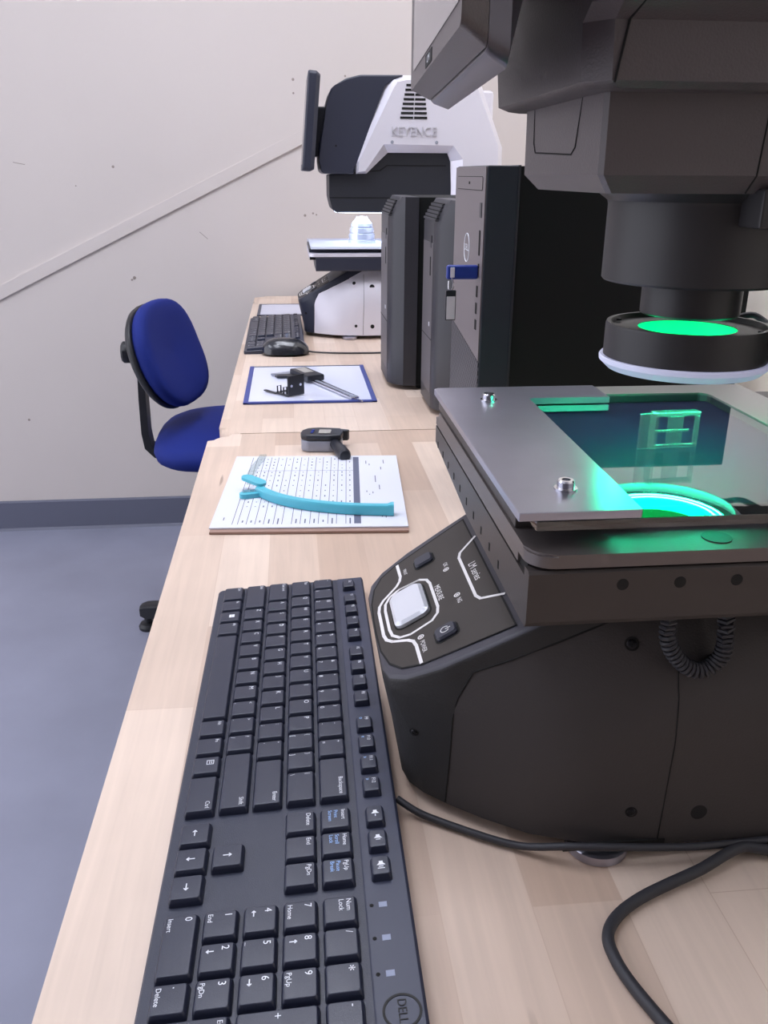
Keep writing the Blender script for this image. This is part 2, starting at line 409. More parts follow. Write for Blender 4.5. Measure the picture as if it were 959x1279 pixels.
# ------------------------------------------------------------------ keyboard
U = 19.05
def make_keyboard():
    X0, Y0, ph, tl = -56.82, 682.68, -0.0141, 0.0682
    t = thing('keyboard', 'black full-size keyboard along the front of the near table', 'keyboard', (X0, Y0, 0), (tl, 0, -PI/2+ph))
    tt = math.tan(tl)
    mb = MB()
    # wedge body
    out = rrect(-5, 437, -14.5, 111, 4, 4)
    lo = [(p[0], p[1], -p[1]*tt+0.3) for p in out]; mid = [(p[0], p[1], 6.4) for p in out]
    ins = rrect(-4, 436, -13.5, 110, 3.5, 4)
    b = bmesh.new()
    Rr = [[b.verts.new(q) for q in r] for r in (lo, mid, [(p[0], p[1], 7.4) for p in ins])]
    for A, B in zip(Rr, Rr[1:]):
        for k in range(len(A)): b.faces.new((A[k], A[(k+1) % len(A)], B[(k+1) % len(A)], B[k]))
    b.faces.new(Rr[0]); b.faces.new(Rr[-1]); mb.absorb(b, M['kb'])
    build('case', mb, t, local=True)
    # raised strip behind the number row
    st = MB().prism([(88.2, 7.3), (89.4, 8.1), (109.5, 8.1), (110.4, 7.3)], 'x', -3.4, 435.4, M['kb_gloss'])
    for a in (361.3, 380.9, 400.3):
        st.lathe([(0, 8.0), (1.0, 8.0), (1.0, 8.25), (0, 8.25)], a, 91.5, M['hole'], n=12)
        st.box(a-1.6, a+1.6, 95.0, 99.0, 8.0, 8.2, M['grey_mark'])
    ring = 8.0
    st.lathe([(ring-0.6, 8.05), (ring+0.5, 8.05), (ring+0.5, 8.35), (ring-0.6, 8.35)], 419.5, 100.2, M['dark_print'], n=40, closed=True)
    st.text('DELL', 5.6, M['dark_print'], T(419.5, 100.2, 8.3), 'CENTER', 'CENTER', 0.05, sx=0.95)
    build('status_strip', st, t, local=True)
    top, flo = 12.0, 7.3
    def key(name, a0, a1, v0, v1, leg=(), par=t, h=top, extra=None):
        """a along the keyboard, v across; leg: (text, corner, size, blue)"""
        k = MB(); g = 1.0
        ca, cv = (a0+a1)/2, (v0+v1)/2; ha, hv = (a1-a0)/2-g, (v1-v0)/2-g
        def ring(i, z, r): return [(ca+p[0], cv+p[1], z) for p in rrect(-ha+i, ha-i, -hv+i, hv-i, r, 3)]
        k.loft([ring(0, flo, 1.2), ring(0.25, flo+2.4, 1.2), ring(1.0, h-0.5, 1.4), ring(1.7, h, 1.2)], M['key'])
        z = h+0.04
        for tx, pos, size, blue in leg:
            m = M['legend_blue'] if blue else M['legend']
            l, rr, bt, tp = ca-ha+2.6, ca+ha-2.6, cv-hv+2.4, cv+hv-2.4
            pp = {'tl': (l, tp, 'LEFT', 'TOP'), 'bl': (l, bt+size*0.35, 'LEFT', 'CENTER'), 'tr': (rr, tp, 'RIGHT', 'TOP'), 'br': (rr, bt+size*0.35, 'RIGHT', 'CENTER'),
                  'c': (ca, cv, 'CENTER', 'CENTER'), 'ml': (l, cv, 'LEFT', 'CENTER'), 'm2': (l, cv-1.2, 'LEFT', 'CENTER'), 'tc': (ca, tp, 'CENTER', 'TOP')}[pos]
            k.text(tx, size, m, T(pp[0], pp[1], z), pp[2], pp[3])
        if extra: extra(k, ca, cv)
        return build(name, k, par, local=True)
    def row(r, items, a=0.0):
        for it in items:
            w = it[0]
            key(it[2] if len(it) > 2 else 'key', a*U, (a+w)*U, r*U-U/2, r*U+U/2, it[1], extra=it[3] if len(it) > 3 else None); a += w
    L_ = lambda c: [(c, 'tl', 4.6, 0)]
    D_ = lambda lo, hi: [(hi, 'tl', 3.6, 0), (lo, 'bl', 4.0, 0)]
    row(4, [(1, D_('`', '~'))]+[(1, D_(a, b)) for a, b in zip('1234567890-=', '!@#$%^&*()_+')]+[(2, [('Backspace', 'tr', 3.6, 0)])])
    row(3, [(1.5, [('Tab', 'tl', 3.4, 0)])]+[(1, L_(c)) for c in 'QWERTYUIOP']+[(1, D_('[', '{')), (1, D_(']', '}')), (1.5, D_('\\', '|'))])
    row(2, [(1.75, [('Caps Lock', 'tl', 3.2, 0)])]+[(1, L_(c)) for c in 'ASDFGHJKL']+[(1, D_(';', ':')), (1, D_("'", '"')), (2.25, [('Enter', 'tr', 3.6, 0)])])
    row(1, [(2.25, [('Shift', 'tl', 3.4, 0)])]+[(1, L_(c)) for c in 'ZXCVBNM']+[(1, D_(',', '<')), (1, D_('.', '>')), (1, D_('/', '?')), (2.75, [('Shift', 'tr', 3.6, 0)])])
    def win_mark(k, ca, cv):
        for dx in (0, 2.4):
            for dy in (0, 2.2): k.box(ca-2.3+dx, ca-0.1+dx, cv-0.5+dy, cv+1.5+dy, top-0.1, top+0.06, M['legend'])
    def menu_mark(k, ca, cv):
        for q in ((-2, 2, -2.2, -1.8), (-2, 2, 1.8, 2.2), (-2, -1.6, -2, 2), (1.6, 2, -2, 2), (-1.2, 1.2, 0.6, 1.0), (-1.2, 1.2, -0.6, -0.2)):
            k.box(ca-2+q[0], ca-2+q[1], cv+2.5+q[2], cv+2.5+q[3], top-0.1, top+0.06, M['legend'])
    row(0, [(1.3, [('Ctrl', 'tl', 3.2, 0)]), (1, [('Fn', 'tl', 3.2, 0)]), (1, [], 'key', win_mark), (1.08, [('Alt', 'tl', 3.2, 0)]), (5.87, [], 'space_bar'), (1, [('Alt', 'tl', 3.2, 0)]), (1, [('Fn', 'tl', 3.2, 0)]), (1, [], 'key', menu_mark), (1.75, [('Ctrl', 'tr', 3.6, 0)])])
    ng = 301.3; nm = 364.8
    def kk(c, r, w, h, leg, name='key', a=None, extra=None):
        key(name, a+(c-0.5)*U, a+(c-0.5+w)*U, r*U-U/2, (r+h)*U-U/2, leg, extra=extra)
    for c, a, b in ((0, 'Insert', 'Print\nScreen'), (1, 'Home', 'Scroll\nLock'), (2, 'PgUp', 'Pause\nBreak')):
        kk(c, 4, 1, 1, [(a, 'tl', 3.3, 0), (b, 'm2', 3.1, 1)], a=ng)
    for c, a in enumerate(('Delete', 'End', 'PgDn')): kk(c, 3, 1, 1, [(a, 'tl', 3.5, 0)], a=ng)
    def arrow(mb, a, v, ang, s=1.0):
        xf = T(a, v, top) @ R(ang, 'Z')
        mb.box(-2.2*s, 2.0*s, -0.28, 0.28, -0.05, 0.06, M['legend'], xf=xf)
        for sg in (1, -1):
            mb.box(-1.7*s, 0.1, -0.28, 0.28, -0.05, 0.06, M['legend'], xf=xf @ T(2.1*s, 0, 0) @ R(sg*0.72, 'Z'))
    for c, r, dirn in ((1, 1, 1), (0, 0, 2), (1, 0, 3), (2, 0, 0)):
        kk(c, r, 1, 1, [], 'arrow_key', a=ng, extra=lambda k, ca, cv, d=dirn: arrow(k, ca, cv, d*PI/2))
    small = {(0, 2): 2, (2, 2): 0, (1, 3): 1, (1, 1): 3}
    for c, r, w, h, lg_ in ((0, 4, 1, 1, [('Num\nLock', 'tl', 3.6, 0)]), (1, 4, 1, 1, [('/', 'tl', 4.8, 0)]), (2, 4, 1, 1, [('*', 'tl', 7, 0)]), (3, 4, 1, 1, [('-', 'tl', 5, 0)]),
                          (0, 3, 1, 1, [('7', 'tl', 5, 0), ('Home', 'bl', 3.4, 0)]), (1, 3, 1, 1, [('8', 'tl', 5, 0)]), (2, 3, 1, 1, [('9', 'tl', 5, 0), ('PgUp', 'bl', 3.4, 0)]),
                          (0, 2, 1, 1, [('4', 'tl', 5, 0)]), (1, 2, 1, 1, [('5', 'tl', 5, 0), ('_', 'bl', 4, 0)]), (2, 2, 1, 1, [('6', 'tl', 5, 0)]),
                          (0, 1, 1, 1, [('1', 'tl', 5, 0), ('End', 'bl', 3.4, 0)]), (1, 1, 1, 1, [('2', 'tl', 5, 0)]), (2, 1, 1, 1, [('3', 'tl', 5, 0), ('PgDn', 'bl', 3.4, 0)]),
                          (0, 0, 2, 1, [('0', 'tl', 5, 0), ('Insert', 'bl', 3.4, 0)]), (2, 0, 1, 1, [('.', 'tl', 6, 0), ('Delete', 'bl', 3.4, 0)]),
                          (3, 2, 1, 2, [('+', 'ml', 5.5, 0)]), (3, 0, 1, 2, [('Enter', 'tl', 3.4, 0)])):
        kk(c, r, w, h, lg_, a=nm, extra=(lambda k, ca, cv, d=small[(c, r)]: arrow(k, ca-3.2, cv-3.2, d*PI/2, 0.8)) if (c, r) in small else None)
    fk = [('Esc', 14.5, ''), ('F1', 40.5, ''), ('F2', 60, ''), ('F3', 80, ''), ('F4', 100, ''), ('F5', 127, ''), ('F6', 146.6, ''), ('F7', 166.4, ''), ('F8', 186.4, ''), ('F9', 216, 'o'), ('F10', 236, '«'), ('F11', 256.3, '»'), ('F12', 276.6, '»')]
    for tx, a, ic in fk:
        key('function_key', a-8, a+8, 91.6, 104.4, [(tx, 'tl', 3.1, 0)]+([(ic, 'bl', 3.6, 1)] if ic else []), h=12.6)
    for i, a in enumerate((301.8, 320.8, 339.9)):
        def spk(sp, ca, cv, a=a, i=i):
            sp.prism([(a-2.2, 97.2), (a-1, 97.2), (a+0.4, 96), (a+0.4, 100.4), (a-1, 99.2), (a-2.2, 99.2)], 'z', 12.5, 12.68, M['legend'])
            for j in range(i): sp.box(a+1.1+j*1.2, a+1.6+j*1.2, 97-j*.6, 99.4+j*.6, 12.5, 12.68, M['legend'])
            if i == 0: sp.box(a+1.0, a+2.6, 97.9, 98.5, 12.5, 12.68, M['legend'])
        key('function_key', a-8, a+8, 91.6, 104.4, [], h=12.6, extra=spk)
    return t
kb = make_keyboard()
kb2 = copy_tree(kb); tag(kb2, 'black keyboard on the far table behind the mouse', 'keyboard')
kb2.location = W @ Vector((-91, 2224, 0)); kb2.rotation_euler = (0.0682, 0, -PI/2+0.008)

# ------------------------------------------------------------------ measuring machines
YC = 474.0
AL = math.atan(0.583)
def lerp_levels(levels):
    rings = []
    for z, half in levels:
        pts = [(x, YC-h, z) for x, h in half] + [(x, YC+h, z) for x, h in reversed(half) if h > 0.01]
        rings.append(pts)
    return rings
def make_machine(name, label, mt, Tx, Ty, near):
    O = T(Tx, Ty, 0)
    t = thing(name, label, 'measuring machine', (350+Tx, YC+Ty, 0))
    def bl(nm, mb, par=t, **k): return build(nm, mb.xform(O), par, **k)
    # ---- base shell: outline levels, then the sloping control panel plane cuts the nose
    lv = [(9,  [(57, 0.0), (57, 46), (60, 58), (67, 68), (80, 80), (97, 93), (119, 107), (144, 116), (186, 122), (620, 122)]),
          (26, [(55, 0.0), (55, 46), (58, 58), (65, 68), (78, 79), (96, 92), (118, 106), (143, 115), (186, 122), (620, 122)]),
          (74, [(45, 0.0), (45, 46), (48, 59), (56, 69), (74, 80), (95, 91), (118, 103), (142, 113), (186, 122), (620, 122)]),
          (104, [(42, 0.0), (42, 46), (45, 57), (54, 66), (74, 75), (97, 82), (122, 90), (146, 98), (200, 119), (620, 122)]),
          (128, [(42, 0.0), (42, 46), (45, 56), (54, 64), (74, 73), (97, 79), (122, 85), (146, 90), (200, 104), (620, 106)]),
          (150, [(42, 0.0), (42, 46), (45, 55), (54, 63), (74, 72), (97, 78), (122, 83), (146, 85), (200, 88), (620, 90)])]
    b = bmesh.new(); rr = lerp_levels(lv)
    RV = [[b.verts.new(p) for p in r] for r in rr]; n = len(RV[0])
    for A, B in zip(RV, RV[1:]):
        for k in range(n): b.faces.new((A[k], A[(k+1) % n], B[(k+1) % n], B[k]))
    b.faces.new(RV[0]); b.faces.new(RV[-1])
    bmesh.ops.recalc_face_normals(b, faces=b.faces)
    nrm = Vector((-math.sin(AL), 0, math.cos(AL))); p0 = Vector((46, YC, 82))
    r = bmesh.ops.bisect_plane(b, geom=b.verts[:]+b.edges[:]+b.faces[:], plane_co=p0, plane_no=nrm, clear_outer=True)
    ce = [e for e in r['geom_cut'] if isinstance(e, bmesh.types.BMEdge)]
    fl = bmesh.ops.holes_fill(b, edges=ce)['faces']
    cut = list({e for f in fl for e in f.edges})
    bmesh.ops.bevel(b, geom=cut, offset=3.0, segments=3, affect='EDGES', profile=0.5, clamp_overlap=True)
    bmesh.ops.recalc_face_normals(b, faces=b.faces)
    # seam between nose cover and side cover
    seam = [(78, 5), (79.5, 70), (82, 82), (90, 97), (163, 133), (200, 152)]
    for (xa, za), (xb, zb) in zip(seam, seam[1:]):
        d = Vector((xb-xa, 0, zb-za)).normalized()
        bmesh.ops.bisect_plane(b, geom=b.verts[:]+b.edges[:]+b.faces[:], plane_co=(xa, 0, za), plane_no=(-d.z, 0, d.x))
    bvh = BVHTree.FromBMesh(b)
    def surf(x, z):
        h = bvh.ray_cast(Vector((x, -500, z)), Vector((0, 1, 0))); return h[0] if h[0] else Vector((x, YC-122, z))
    def inside_front(c):
        if c.z > 140.0 and c.x < 175: return True
        for (xa, za), (xb, zb) in zip(seam, seam[1:]):
            if za <= c.z <= zb:
                xs = xa+(xb-xa)*(c.z-za)/(zb-za); return c.x < xs
        return c.x < 78
    parts = {True: MB(), False: MB()}
    vmaps = {True: {}, False: {}}
    for k, mm in ((True, mt['nose']), (False, mt['side'])): parts[k].mi(mm)
    parts[True].mi(mt['rim'])
    for f in b.faces:
        k = inside_front(f.calc_center_median())
        vs = []
        for v in f.verts:
            if v not in vmaps[k]: vmaps[k][v] = parts[k].bm.verts.new(v.co)
            vs.append(vmaps[k][v])
        nf = parts[k].bm.faces.new(vs)
        if k and f.normal.dot(nrm) > 0.75: nf.material_index = 1
    fc = bl('front_cover', parts[True], angle=38)
    sdm = parts[False]
    sg = [surf(x, z)-Vector((0, 0.05, 0)) for x, z in [(78, 10), (79, 40), (79.5, 70), (82, 82), (90, 97), (110, 106.5), (130, 116.5), (150, 126.3), (158, 130)]]
    sdm.tube(sg, 0.55, M['hole'], n=6)
    sg = [surf(190, z)-Vector((0, 0.0, 0)) for z in list(range(11, 140, 4))]
    sg = [surf(186+i*0.12, p.z)-Vector((0, 0.1, 0)) for i, p in enumerate(sg)]
    sdm.tube(sg, 0.35, M['hole'], n=6)
    if near:
        # clearance notch for the levelling foot
        sdm.box(134, 190, 351.4, 353, 9.2, 13, M['hole'])
    sd = bl('side_cover', sdm, angle=38)
    def screw(x, z, r=3.0):
        p = surf(x, z); q = MB()
        nn = (bvh.ray_cast(Vector((x, -500, z)), Vector((0, 1, 0)))[1] or Vector((0, -1, 0)))
        xf = Matrix.Translation(p) @ nn.to_track_quat('Z', 'Y').to_matrix().to_4x4()
        q.lathe([(0, -0.1), (r*1.25, -0.1), (r*1.25, 0.15), (r, 0.2), (r, 0.1), (0, 0.1)], 0, 0, M['hole'], n=20, xf=xf)
        q.lathe([(0, 0.1), (r*0.85, 0.1), (r*0.85, 0.5), (r*0.6, 0.9), (0, 0.9)], 0, 0, M['screw'], n=20, xf=xf)
        q.box(-r*.55, r*.55, -0.3, 0.3, 0.85, 0.98, M['hole'], xf=xf); q.box(-0.3, 0.3, -r*.55, r*.55, 0.85, 0.98, M['hole'], xf=xf)
        bl('screw', q, sd)
    screw(168, 121, 3.0); screw(170.5, 30, 2.6); screw(60.5, 52, 2.2)
    q = MB(); p = surf(207, 29); q.lathe([(0, -1), (4.5, -1), (4.5, 0.2), (0, 0.2)], 0, 0, M['hole'], n=24, xf=T(p.x, p.y, p.z) @ R(PI/2, 'X'))
    p = surf(207, 114); q.lathe([(0, -1), (5.5, -1), (5.5, 0.3), (0, 0.3)], 0, 0, M['hole'], n=24, xf=T(p.x, p.y, p.z) @ R(PI/2-.3, 'X'))
    bl('access_hole', q, sd)
    for x, y in ((157, YC-110), (157, YC+110), (560, YC-95), (560, YC+95)):
        q = MB(); q.lathe([(0, 0), (16, 0), (17, 1), (17, 6), (15, 7), (3.5, 7), (3.5, 14), (0, 14)], x, y, M['alu'], n=60)
        bl('levelling_foot', q)
    # ---- control panel film, buttons, print
    P = lambda s, y, h=0.0: Vector((46+s*math.cos(AL)-h*math.sin(AL), y, 82+s*math.sin(AL)+h*math.cos(AL)))
    pf = frame(P(0, YC), (0, -1, 0), (math.cos(AL), 0, math.sin(AL)))      # local x = towards the camera side, y = up the slope
    def poly(s_y, z0, z1, m, mb): mb.prism([(YC-y, s) for s, y in s_y], 'z', z0, z1, m, xf=pf); return mb
    half = [(78, 76), (50, 70.5), (22, 64.5), (10, 58), (3.3, 47), (-0.4, 30), (-1.2, 8)]
    outl = [(s, YC-h) for s, h in half]+[(s, YC+h) for s, h in reversed(half)]
    cp = MB(); poly(outl, 0.02, 0.45, M['panel'], cp)
    def strip(pts, w, m, closed=False, z=0.45):
        pts = [Vector((YC-y, s)) for s, y in pts]
        if closed: pts = pts+[pts[0], pts[1]]
        for i in range(len(pts)-1):
            a, c = pts[i], pts[i+1]; d = (c-a); l = d.length
            if l < 1e-4: continue
            xf = pf @ T(a.x, a.y, 0) @ R(math.atan2(d.y, d.x), 'Z')
            cp.box(-w*0.3, l+w*0.3, -w/2, w/2, z-0.02, z+0.12, m, xf=xf)
    lw = M['line_w']
    strip([(s, y) for s, y in outl], 1.1, M['hole'], True, 0.40)
    strip([(23.3, 537), (23.4, 519), (22, 513.5), (19, 509), (8, 500.5), (4.6, 495.5), (3.4, 489), (3.4, 459), (4.6, 452.5), (8, 447.5), (17.5, 440), (20.5, 436), (21.6, 430), (21.8, 411)], 2.1, lw)
    strip([(20.4, 503.5), (35, 501.5), (39.6, 496.5), (41, 490), (41, 458), (39.6, 451.5), (35, 446.5), (20, 444.5), (13, 447.5), (8.8, 454), (7.8, 462), (7.8, 486), (8.8, 494), (13, 500.5)], 1.9, lw, True)
    strip([(80, 517), (66.5, 506.5), (64.6, 501), (64.6, 447), (66.5, 441.5), (80, 433)], 1.9, lw)
    for tx, s, y, sz in (('LM series', 71.5, 475, 7.2), ('MEASURE', 45.6, 473, 5.4), ('OK', 55.8, 502, 4.2), ('NG', 55.8, 452, 4.2), ('POWER', 26.8, 425.5, 4.2), ('PRINT', 28.5, 522, 3.4)):
        cp.text(tx, sz, lw, pf @ T(YC-y, s-1.2, 0.5), 'CENTER', 'CENTER', sx=0.85)
    for s, y in ((54, 495.5), (54.5, 459), (25.6, 436)):
        cp.lathe([(1.4, .45), (2.1, .45), (2.1, .58), (1.4, .58)], YC-y, s, lw, n=18, xf=pf, closed=True)
        cp.box(YC-y-.6, YC-y+.6, s-.8, s+.8, .4, .55, lw, xf=pf)
    bl('control_panel', cp, t)
    def button(nm, s0, s1, y0, y1, rad, m, h, inset):
        q = MB()
        def rg(i, z, r): return [pf @ Vector((YC-y, s, z)) for s, y in rrect(s0+i, s1-i, y0+i, y1-i, r)]
        q.loft([rg(-1.2, 0.3, rad+1), rg(-1.2, 0.62, rad+1)], M['hole'])
        q.loft([rg(0, 0.3, rad), rg(0, h*0.6, rad), rg(inset, h, rad*0.8)], m)
        if nm == 'power_button':
            cx, cy = (s0+s1)/2, (y0+y1)/2
            pts = []
            for k in range(15):
                a = 0.6+(2*PI-1.2)*k/14; pts.append(pf @ Vector((YC-cy+2.6*math.sin(a), cx+2.6*math.cos(a), h+0.05)))
            q.tube(pts, 0.32, lw, n=6)
            q.tube([pf @ Vector((YC-cy, cx+0.4, h+0.05)), pf @ Vector((YC-cy, cx+3.6, h+0.05))], 0.32, lw, n=6)
        bl(nm, q)
    button('measure_button', 12.5, 36, 455.5, 495, 5.5, M['button_silver'], 4.5, 2.0)
    button('power_button', 34.2, 47.6, 420, 432, 2.6, M['btn'], 3.0, 0.9)
    button('print_button', 35.6, 48.8, 516, 528, 2.6, M['btn'], 3.0, 0.9)
    # ---- stage
    x0, x1, ya, yb = (102.5 if near else 70), 470, 345, 610
    q = MB()
    q.prism([(ya+8, 149), (ya+1.5, 149.5), (ya, 152), (ya, 176.5), (ya+1.2, 177.8), (ya+8, 177.8), (ya+8, 173), (yb, 173), (yb, 160.5), (486, 149.5)], 'x', x0+(0 if near else 14), x1, mt['stage'])
    if near:
        for i in range(10):
            y = 402+i*21.8; zc_ = 155.7+0.65*i; q.box(x0-0.3, x0+1, y-1.3, y+1.3, zc_-2.4, zc_+2.4, M['hole'], 0.4)
        for i in range(5):
            x = 147+i*27.5; q.lathe([(0, -2), (2.9, -2), (2.9, 0.15), (0, 0.15)], 0, 0, M['hole'], n=18, xf=T(x, ya, 170) @ R(PI/2, 'X'))
    sb = bl('stage_carriage', q, t, angle=30)
    q = MB(); q.box(x0+1.5, x1-2, ya+8.2, yb-3, 172.8, 179.6, M['hole'])
    bl('stage_gap', q, t)
    q = MB()
    ol = rrect(x0, x1, ya-0.5, yb, 13, 6)
    b2 = bmesh.new(); A = [b2.verts.new((p[0], p[1], 179.3)) for p in ol]; B = [b2.verts.new((p[0], p[1], 186)) for p in ol]
    q.box(x0, x1, ya+21, yb, 174.2, 179.8, mt['slab'], 0.4)
    f1 = b2.faces.new(A); f2 = b2.faces.new(B)
    for i in range(len(ol)): b2.faces.new((A[i], A[(i+1) % len(ol)], B[(i+1) % len(ol)], B[i]))
    bmesh.ops.bevel(b2, geom=list(f2.edges), offset=1.2, segments=2, affect='EDGES')
    q.absorb(b2, mt['slab'])
    q.box(x0+1, x1-4, ya+33, yb-3, 185.9, 194.6, mt['stage'], 1.0)                 # glass holder block
    if near: q.box(x0+52, 293, 380, 580, 194.55, 194.72, M['under'])
    if near:
        q.lathe([(0, 186), (7, 186), (7, 186.5), (0, 186.5)], 196, 358, M['stage_blk'], n=24)
    bl('stage_plate', q, t, angle=30)
    q = MB()
    # frame round the glass opening (back, right) and the glass itself
    q.prism([(x0+1, yb-3), (x0+1, 583), (288, 583), (293, 579), (294, 572), (294, 352), (330, 352), (330, yb-3)], 'z', 194, 200.6, M['alu_edge'] if near else M['silver'], 0.5)
    bl('glass_frame', q, t)
    q = MB(); q.box(x0+4, 293.6, 352, 582, 194.8, 199.8, M['glass'] if near else M['frost'], 0.4)
    gl = bl('glass_plate', q, t); gl['label'] = 'clear glass plate'
    if near:
        q = MB(); q.prism([(97.5, 350.6), (154.4, 350.6), (155.3, 351.5), (157, 560), (213.6, 559.2), (213.2, 594.6), (100, 594.6), (97.5, 592)], 'z', 200.4, 204.6, M['alu'], 0.35, 1)
        ap = bl('clamp_plate', q, t); ap['label'] = 'L-shaped brushed aluminium plate'
        for x, y in ((128.7, 556.4), (127.9, 380.6)):
            q = MB()
            q.lathe([(0, 204.5), (5.6, 204.5), (5.6, 205.4), (0, 205.4)], x, y, M['steel'], n=28)
            q.lathe([(0, 205.3), (4.0, 205.3), (4.2, 205.8), (4.2, 208.6), (3.6, 209.4), (2.1, 209.4), (2.1, 207), (0, 207)], x, y, M['steel'], n=28)
            bl('cap_screw', q, ap)
        # coiled lead under the stage
        q = MB(); path = [(177, 150), (178, 134), (183, 124), (191, 116.5), (199, 115), (206, 120), (208, 130), (205.5, 150)]
        pts = [Vector((x, 356, z)) for x, z in path]
        fine = []
        for i in range(len(pts)-1):
            for k in range(40):
                u_ = k/40; p_0 = pts[max(i-1, 0)]; p1 = pts[i]; p2 = pts[i+1]; p3 = pts[min(i+2, len(pts)-1)]
                fine.append(0.5*((2*p1)+(p2-p0_ if False else (p2-p_0))*u_+(2*p_0-5*p1+4*p2-p3)*u_**2+(3*p1-p_0-3*p2+p3)*u_**3))
        coil = []; tot = 0
        for i in range(len(fine)-1):
            d = (fine[i+1]-fine[i]); tot += d.length; tt_ = d.normalized(); e1 = Vector((0, 1, 0)); e2 = tt_.cross(e1)
            a = tot/2.7*2*PI; 
            for s_ in range(1): coil.append(fine[i]+(e1*math.cos(a)+e2*math.sin(a))*3.4)
        q.tube(coil, 1.15, M['cable'], n=6)
        bl('coiled_lead', q, t)
    # ---- column
    q = MB(); q.box(396, 470, YC-74, YC+74, 90, 512, mt['col'], 8)
    bl('column', q, t)
    return t, bl, O, surf

mt_near = dict(nose=M['blk'], side=M['blk2'], stage=M['stage_blk'], slab=M['slab'], col=M['blk2'], rim=M['rim'])
mt_far = dict(nose=M['navy'], side=M['silver'], stage=M['navy'], slab=M['silver'], col=M['silver'], rim=M['navy'])
near, bl, O, surf = make_machine('measuring_machine', 'large black optical measuring machine on the near table beside the keyboard', mt_near, 0, 0, True)
# near head: lower body, upper body, lens, ring light, monitor
LX = 222.0
h3 = M['blk3']
q = MB()
def body(x0, x1, hw, levels, ch, m):
    rings = []
    for lv_ in levels:
        z, ins = lv_[0], lv_[1]; a, h = x0+(lv_[2] if len(lv_) > 2 else ins), hw-ins
        rings.append([(a, YC-h+ch, z), (a+ch*0.8, YC-h, z), (x1, YC-h, z), (x1, YC+h, z), (a+ch*0.8, YC+h, z), (a, YC+h-ch, z)])
    return rings
q.loft(body(139.5, 560, 68, [(337.5, 7), (345.5, 0), (384, -0.5)], 2.5, h3), h3)
for a, b_, c in ((147.0, 535, 0), ):
    pass
bl('lower_head', q, near, angle=20)
q = MB()
q.tube([(139.2, 523, 382), (139.2, 521, 362), (139.2, 517, 357), (139.2, 450, 354.8), (139.2, 444, 358), (139.2, 437, 382)], 0.4, M['hole'], n=6)
bl('door_groove', q, near)
q = MB()
q.tube([(213, YC-61.5, 338), (214, YC-68, 345.5), (216, YC-68.4, 382)], 0.45, M['hole'], n=6)
bl('cover_groove', q, near)
q = MB()
q.loft(body(124.5, 600, 89, [(379.5, 5), (382, 0), (404, -1.5), (410, -12, -1.5), (500, -16, -1.5), (640, -10, -1.5)], 12, h3), h3)
bl('upper_head', q, near, angle=20)
q = MB(); q.tube([(135, YC-89.8, 381), (138.6, YC-91, 404), (142, YC-102, 411), (142, YC-106, 480)], 0.5, M['hole'], n=6)
bl('head_groove', q, near)
q = MB()
q.lathe([(58, 338.5), (56, 337), (50.5, 333), (50, 331), (50, 292.5), (49, 291.3), (27, 291.3), (27, 274), (26, 273), (20, 273), (18, 276), (0, 276)], LX, YC, M['lens_blk'], n=64)
bl('lens_barrel', q, near, angle=30)
q = MB(); q.box(218, 250, YC-70, YC-30, 322, 340, M['lens_blk'], 1.5)
bl('lens_clamp', q, near)
# ring light
rl = MB()
rl.lathe([(27, 265.4), (36, 265.4), (37, 265), (41, 265.2), (42.2, 268), (44.4, 268), (45, 266.6), (45, 249), (27, 249)], LX, YC, M['lens_blk'], n=72, closed=True)
for k in range(4):
    a = 0.9+k*PI/2; rl.lathe([(0, 266), (1.6, 266), (1.6, 266.9), (0, 266.9)], LX+39.5*math.cos(a), YC+39.5*math.sin(a), M['hole'], n=12)
rl.prism([(LX+38, YC-16), (LX+64, YC-9), (LX+120, YC-9), (LX+120, YC+12), (LX+64, YC+12), (LX+38, YC+18)], 'z', 250, 265, M['lens_blk'], 1.5)
rl.box(LX+50, LX+66, YC-26, YC-8, 244, 258, M['lens_blk'], 2)
rl.box(LX+100, LX+120, YC-8, YC+10, 250, 420, M['lens_blk'], 2)
rlo = bl('ring_light', rl, near, angle=30)
q = MB(); q.lathe([(46.6, 249.4), (47.2, 248.4), (47.0, 246.4), (42.5, 242.3), (41.2, 242.0), (41.2, 242.8), (44.2, 247.6), (44.2, 249.4)], LX, YC, M['skirt'], n=72, closed=True)
o = bl('skirt', q, rlo, angle=30); o['label'] = 'white translucent skirt'
q = MB(); q.lathe([(26.9, 265), (27.0, 265), (27.2, 255), (26.9, 255)], LX, YC, M['green_wall'], n=64, closed=True); q.lathe([(26.9, 255), (27.2, 255), (27.2, 249), (26.7, 249)], LX, YC, M['green_fill'], n=64, closed=True)
o = bl('inner_diffuser', q, rlo); o['label'] = 'glowing green inner wall'
q = MB(); q.lathe([(27.5, 248.9), (38, 248.9), (38, 248.5), (27.5, 248.5)], LX, YC, M['green_fill'], n=64, closed=True)
q.lathe([(35.6, 248.5), (36.8, 248.5), (36.8, 248.1), (35.6, 248.1)], LX, YC, M['ledge'], n=64, closed=True)
q.lathe([(31.2, 248.5), (32.6, 248.5), (32.6, 248.1), (31.2, 248.1)], LX, YC, M['ledge'], n=64, closed=True)
o = bl('led_ring', q, rlo); o['label'] = 'lit green LED ring'
q = MB()
q.tube([(LX+46, YC+22, 262), (LX+52, YC+46, 262), (LX+60, YC+57, 262), (LX+70, YC+56, 263), (LX+76, YC+44, 258), (LX+78, YC+10, 256)], 2.0, M['cable'], n=8, smooth=2)
bl('ring_lead', q, rlo)
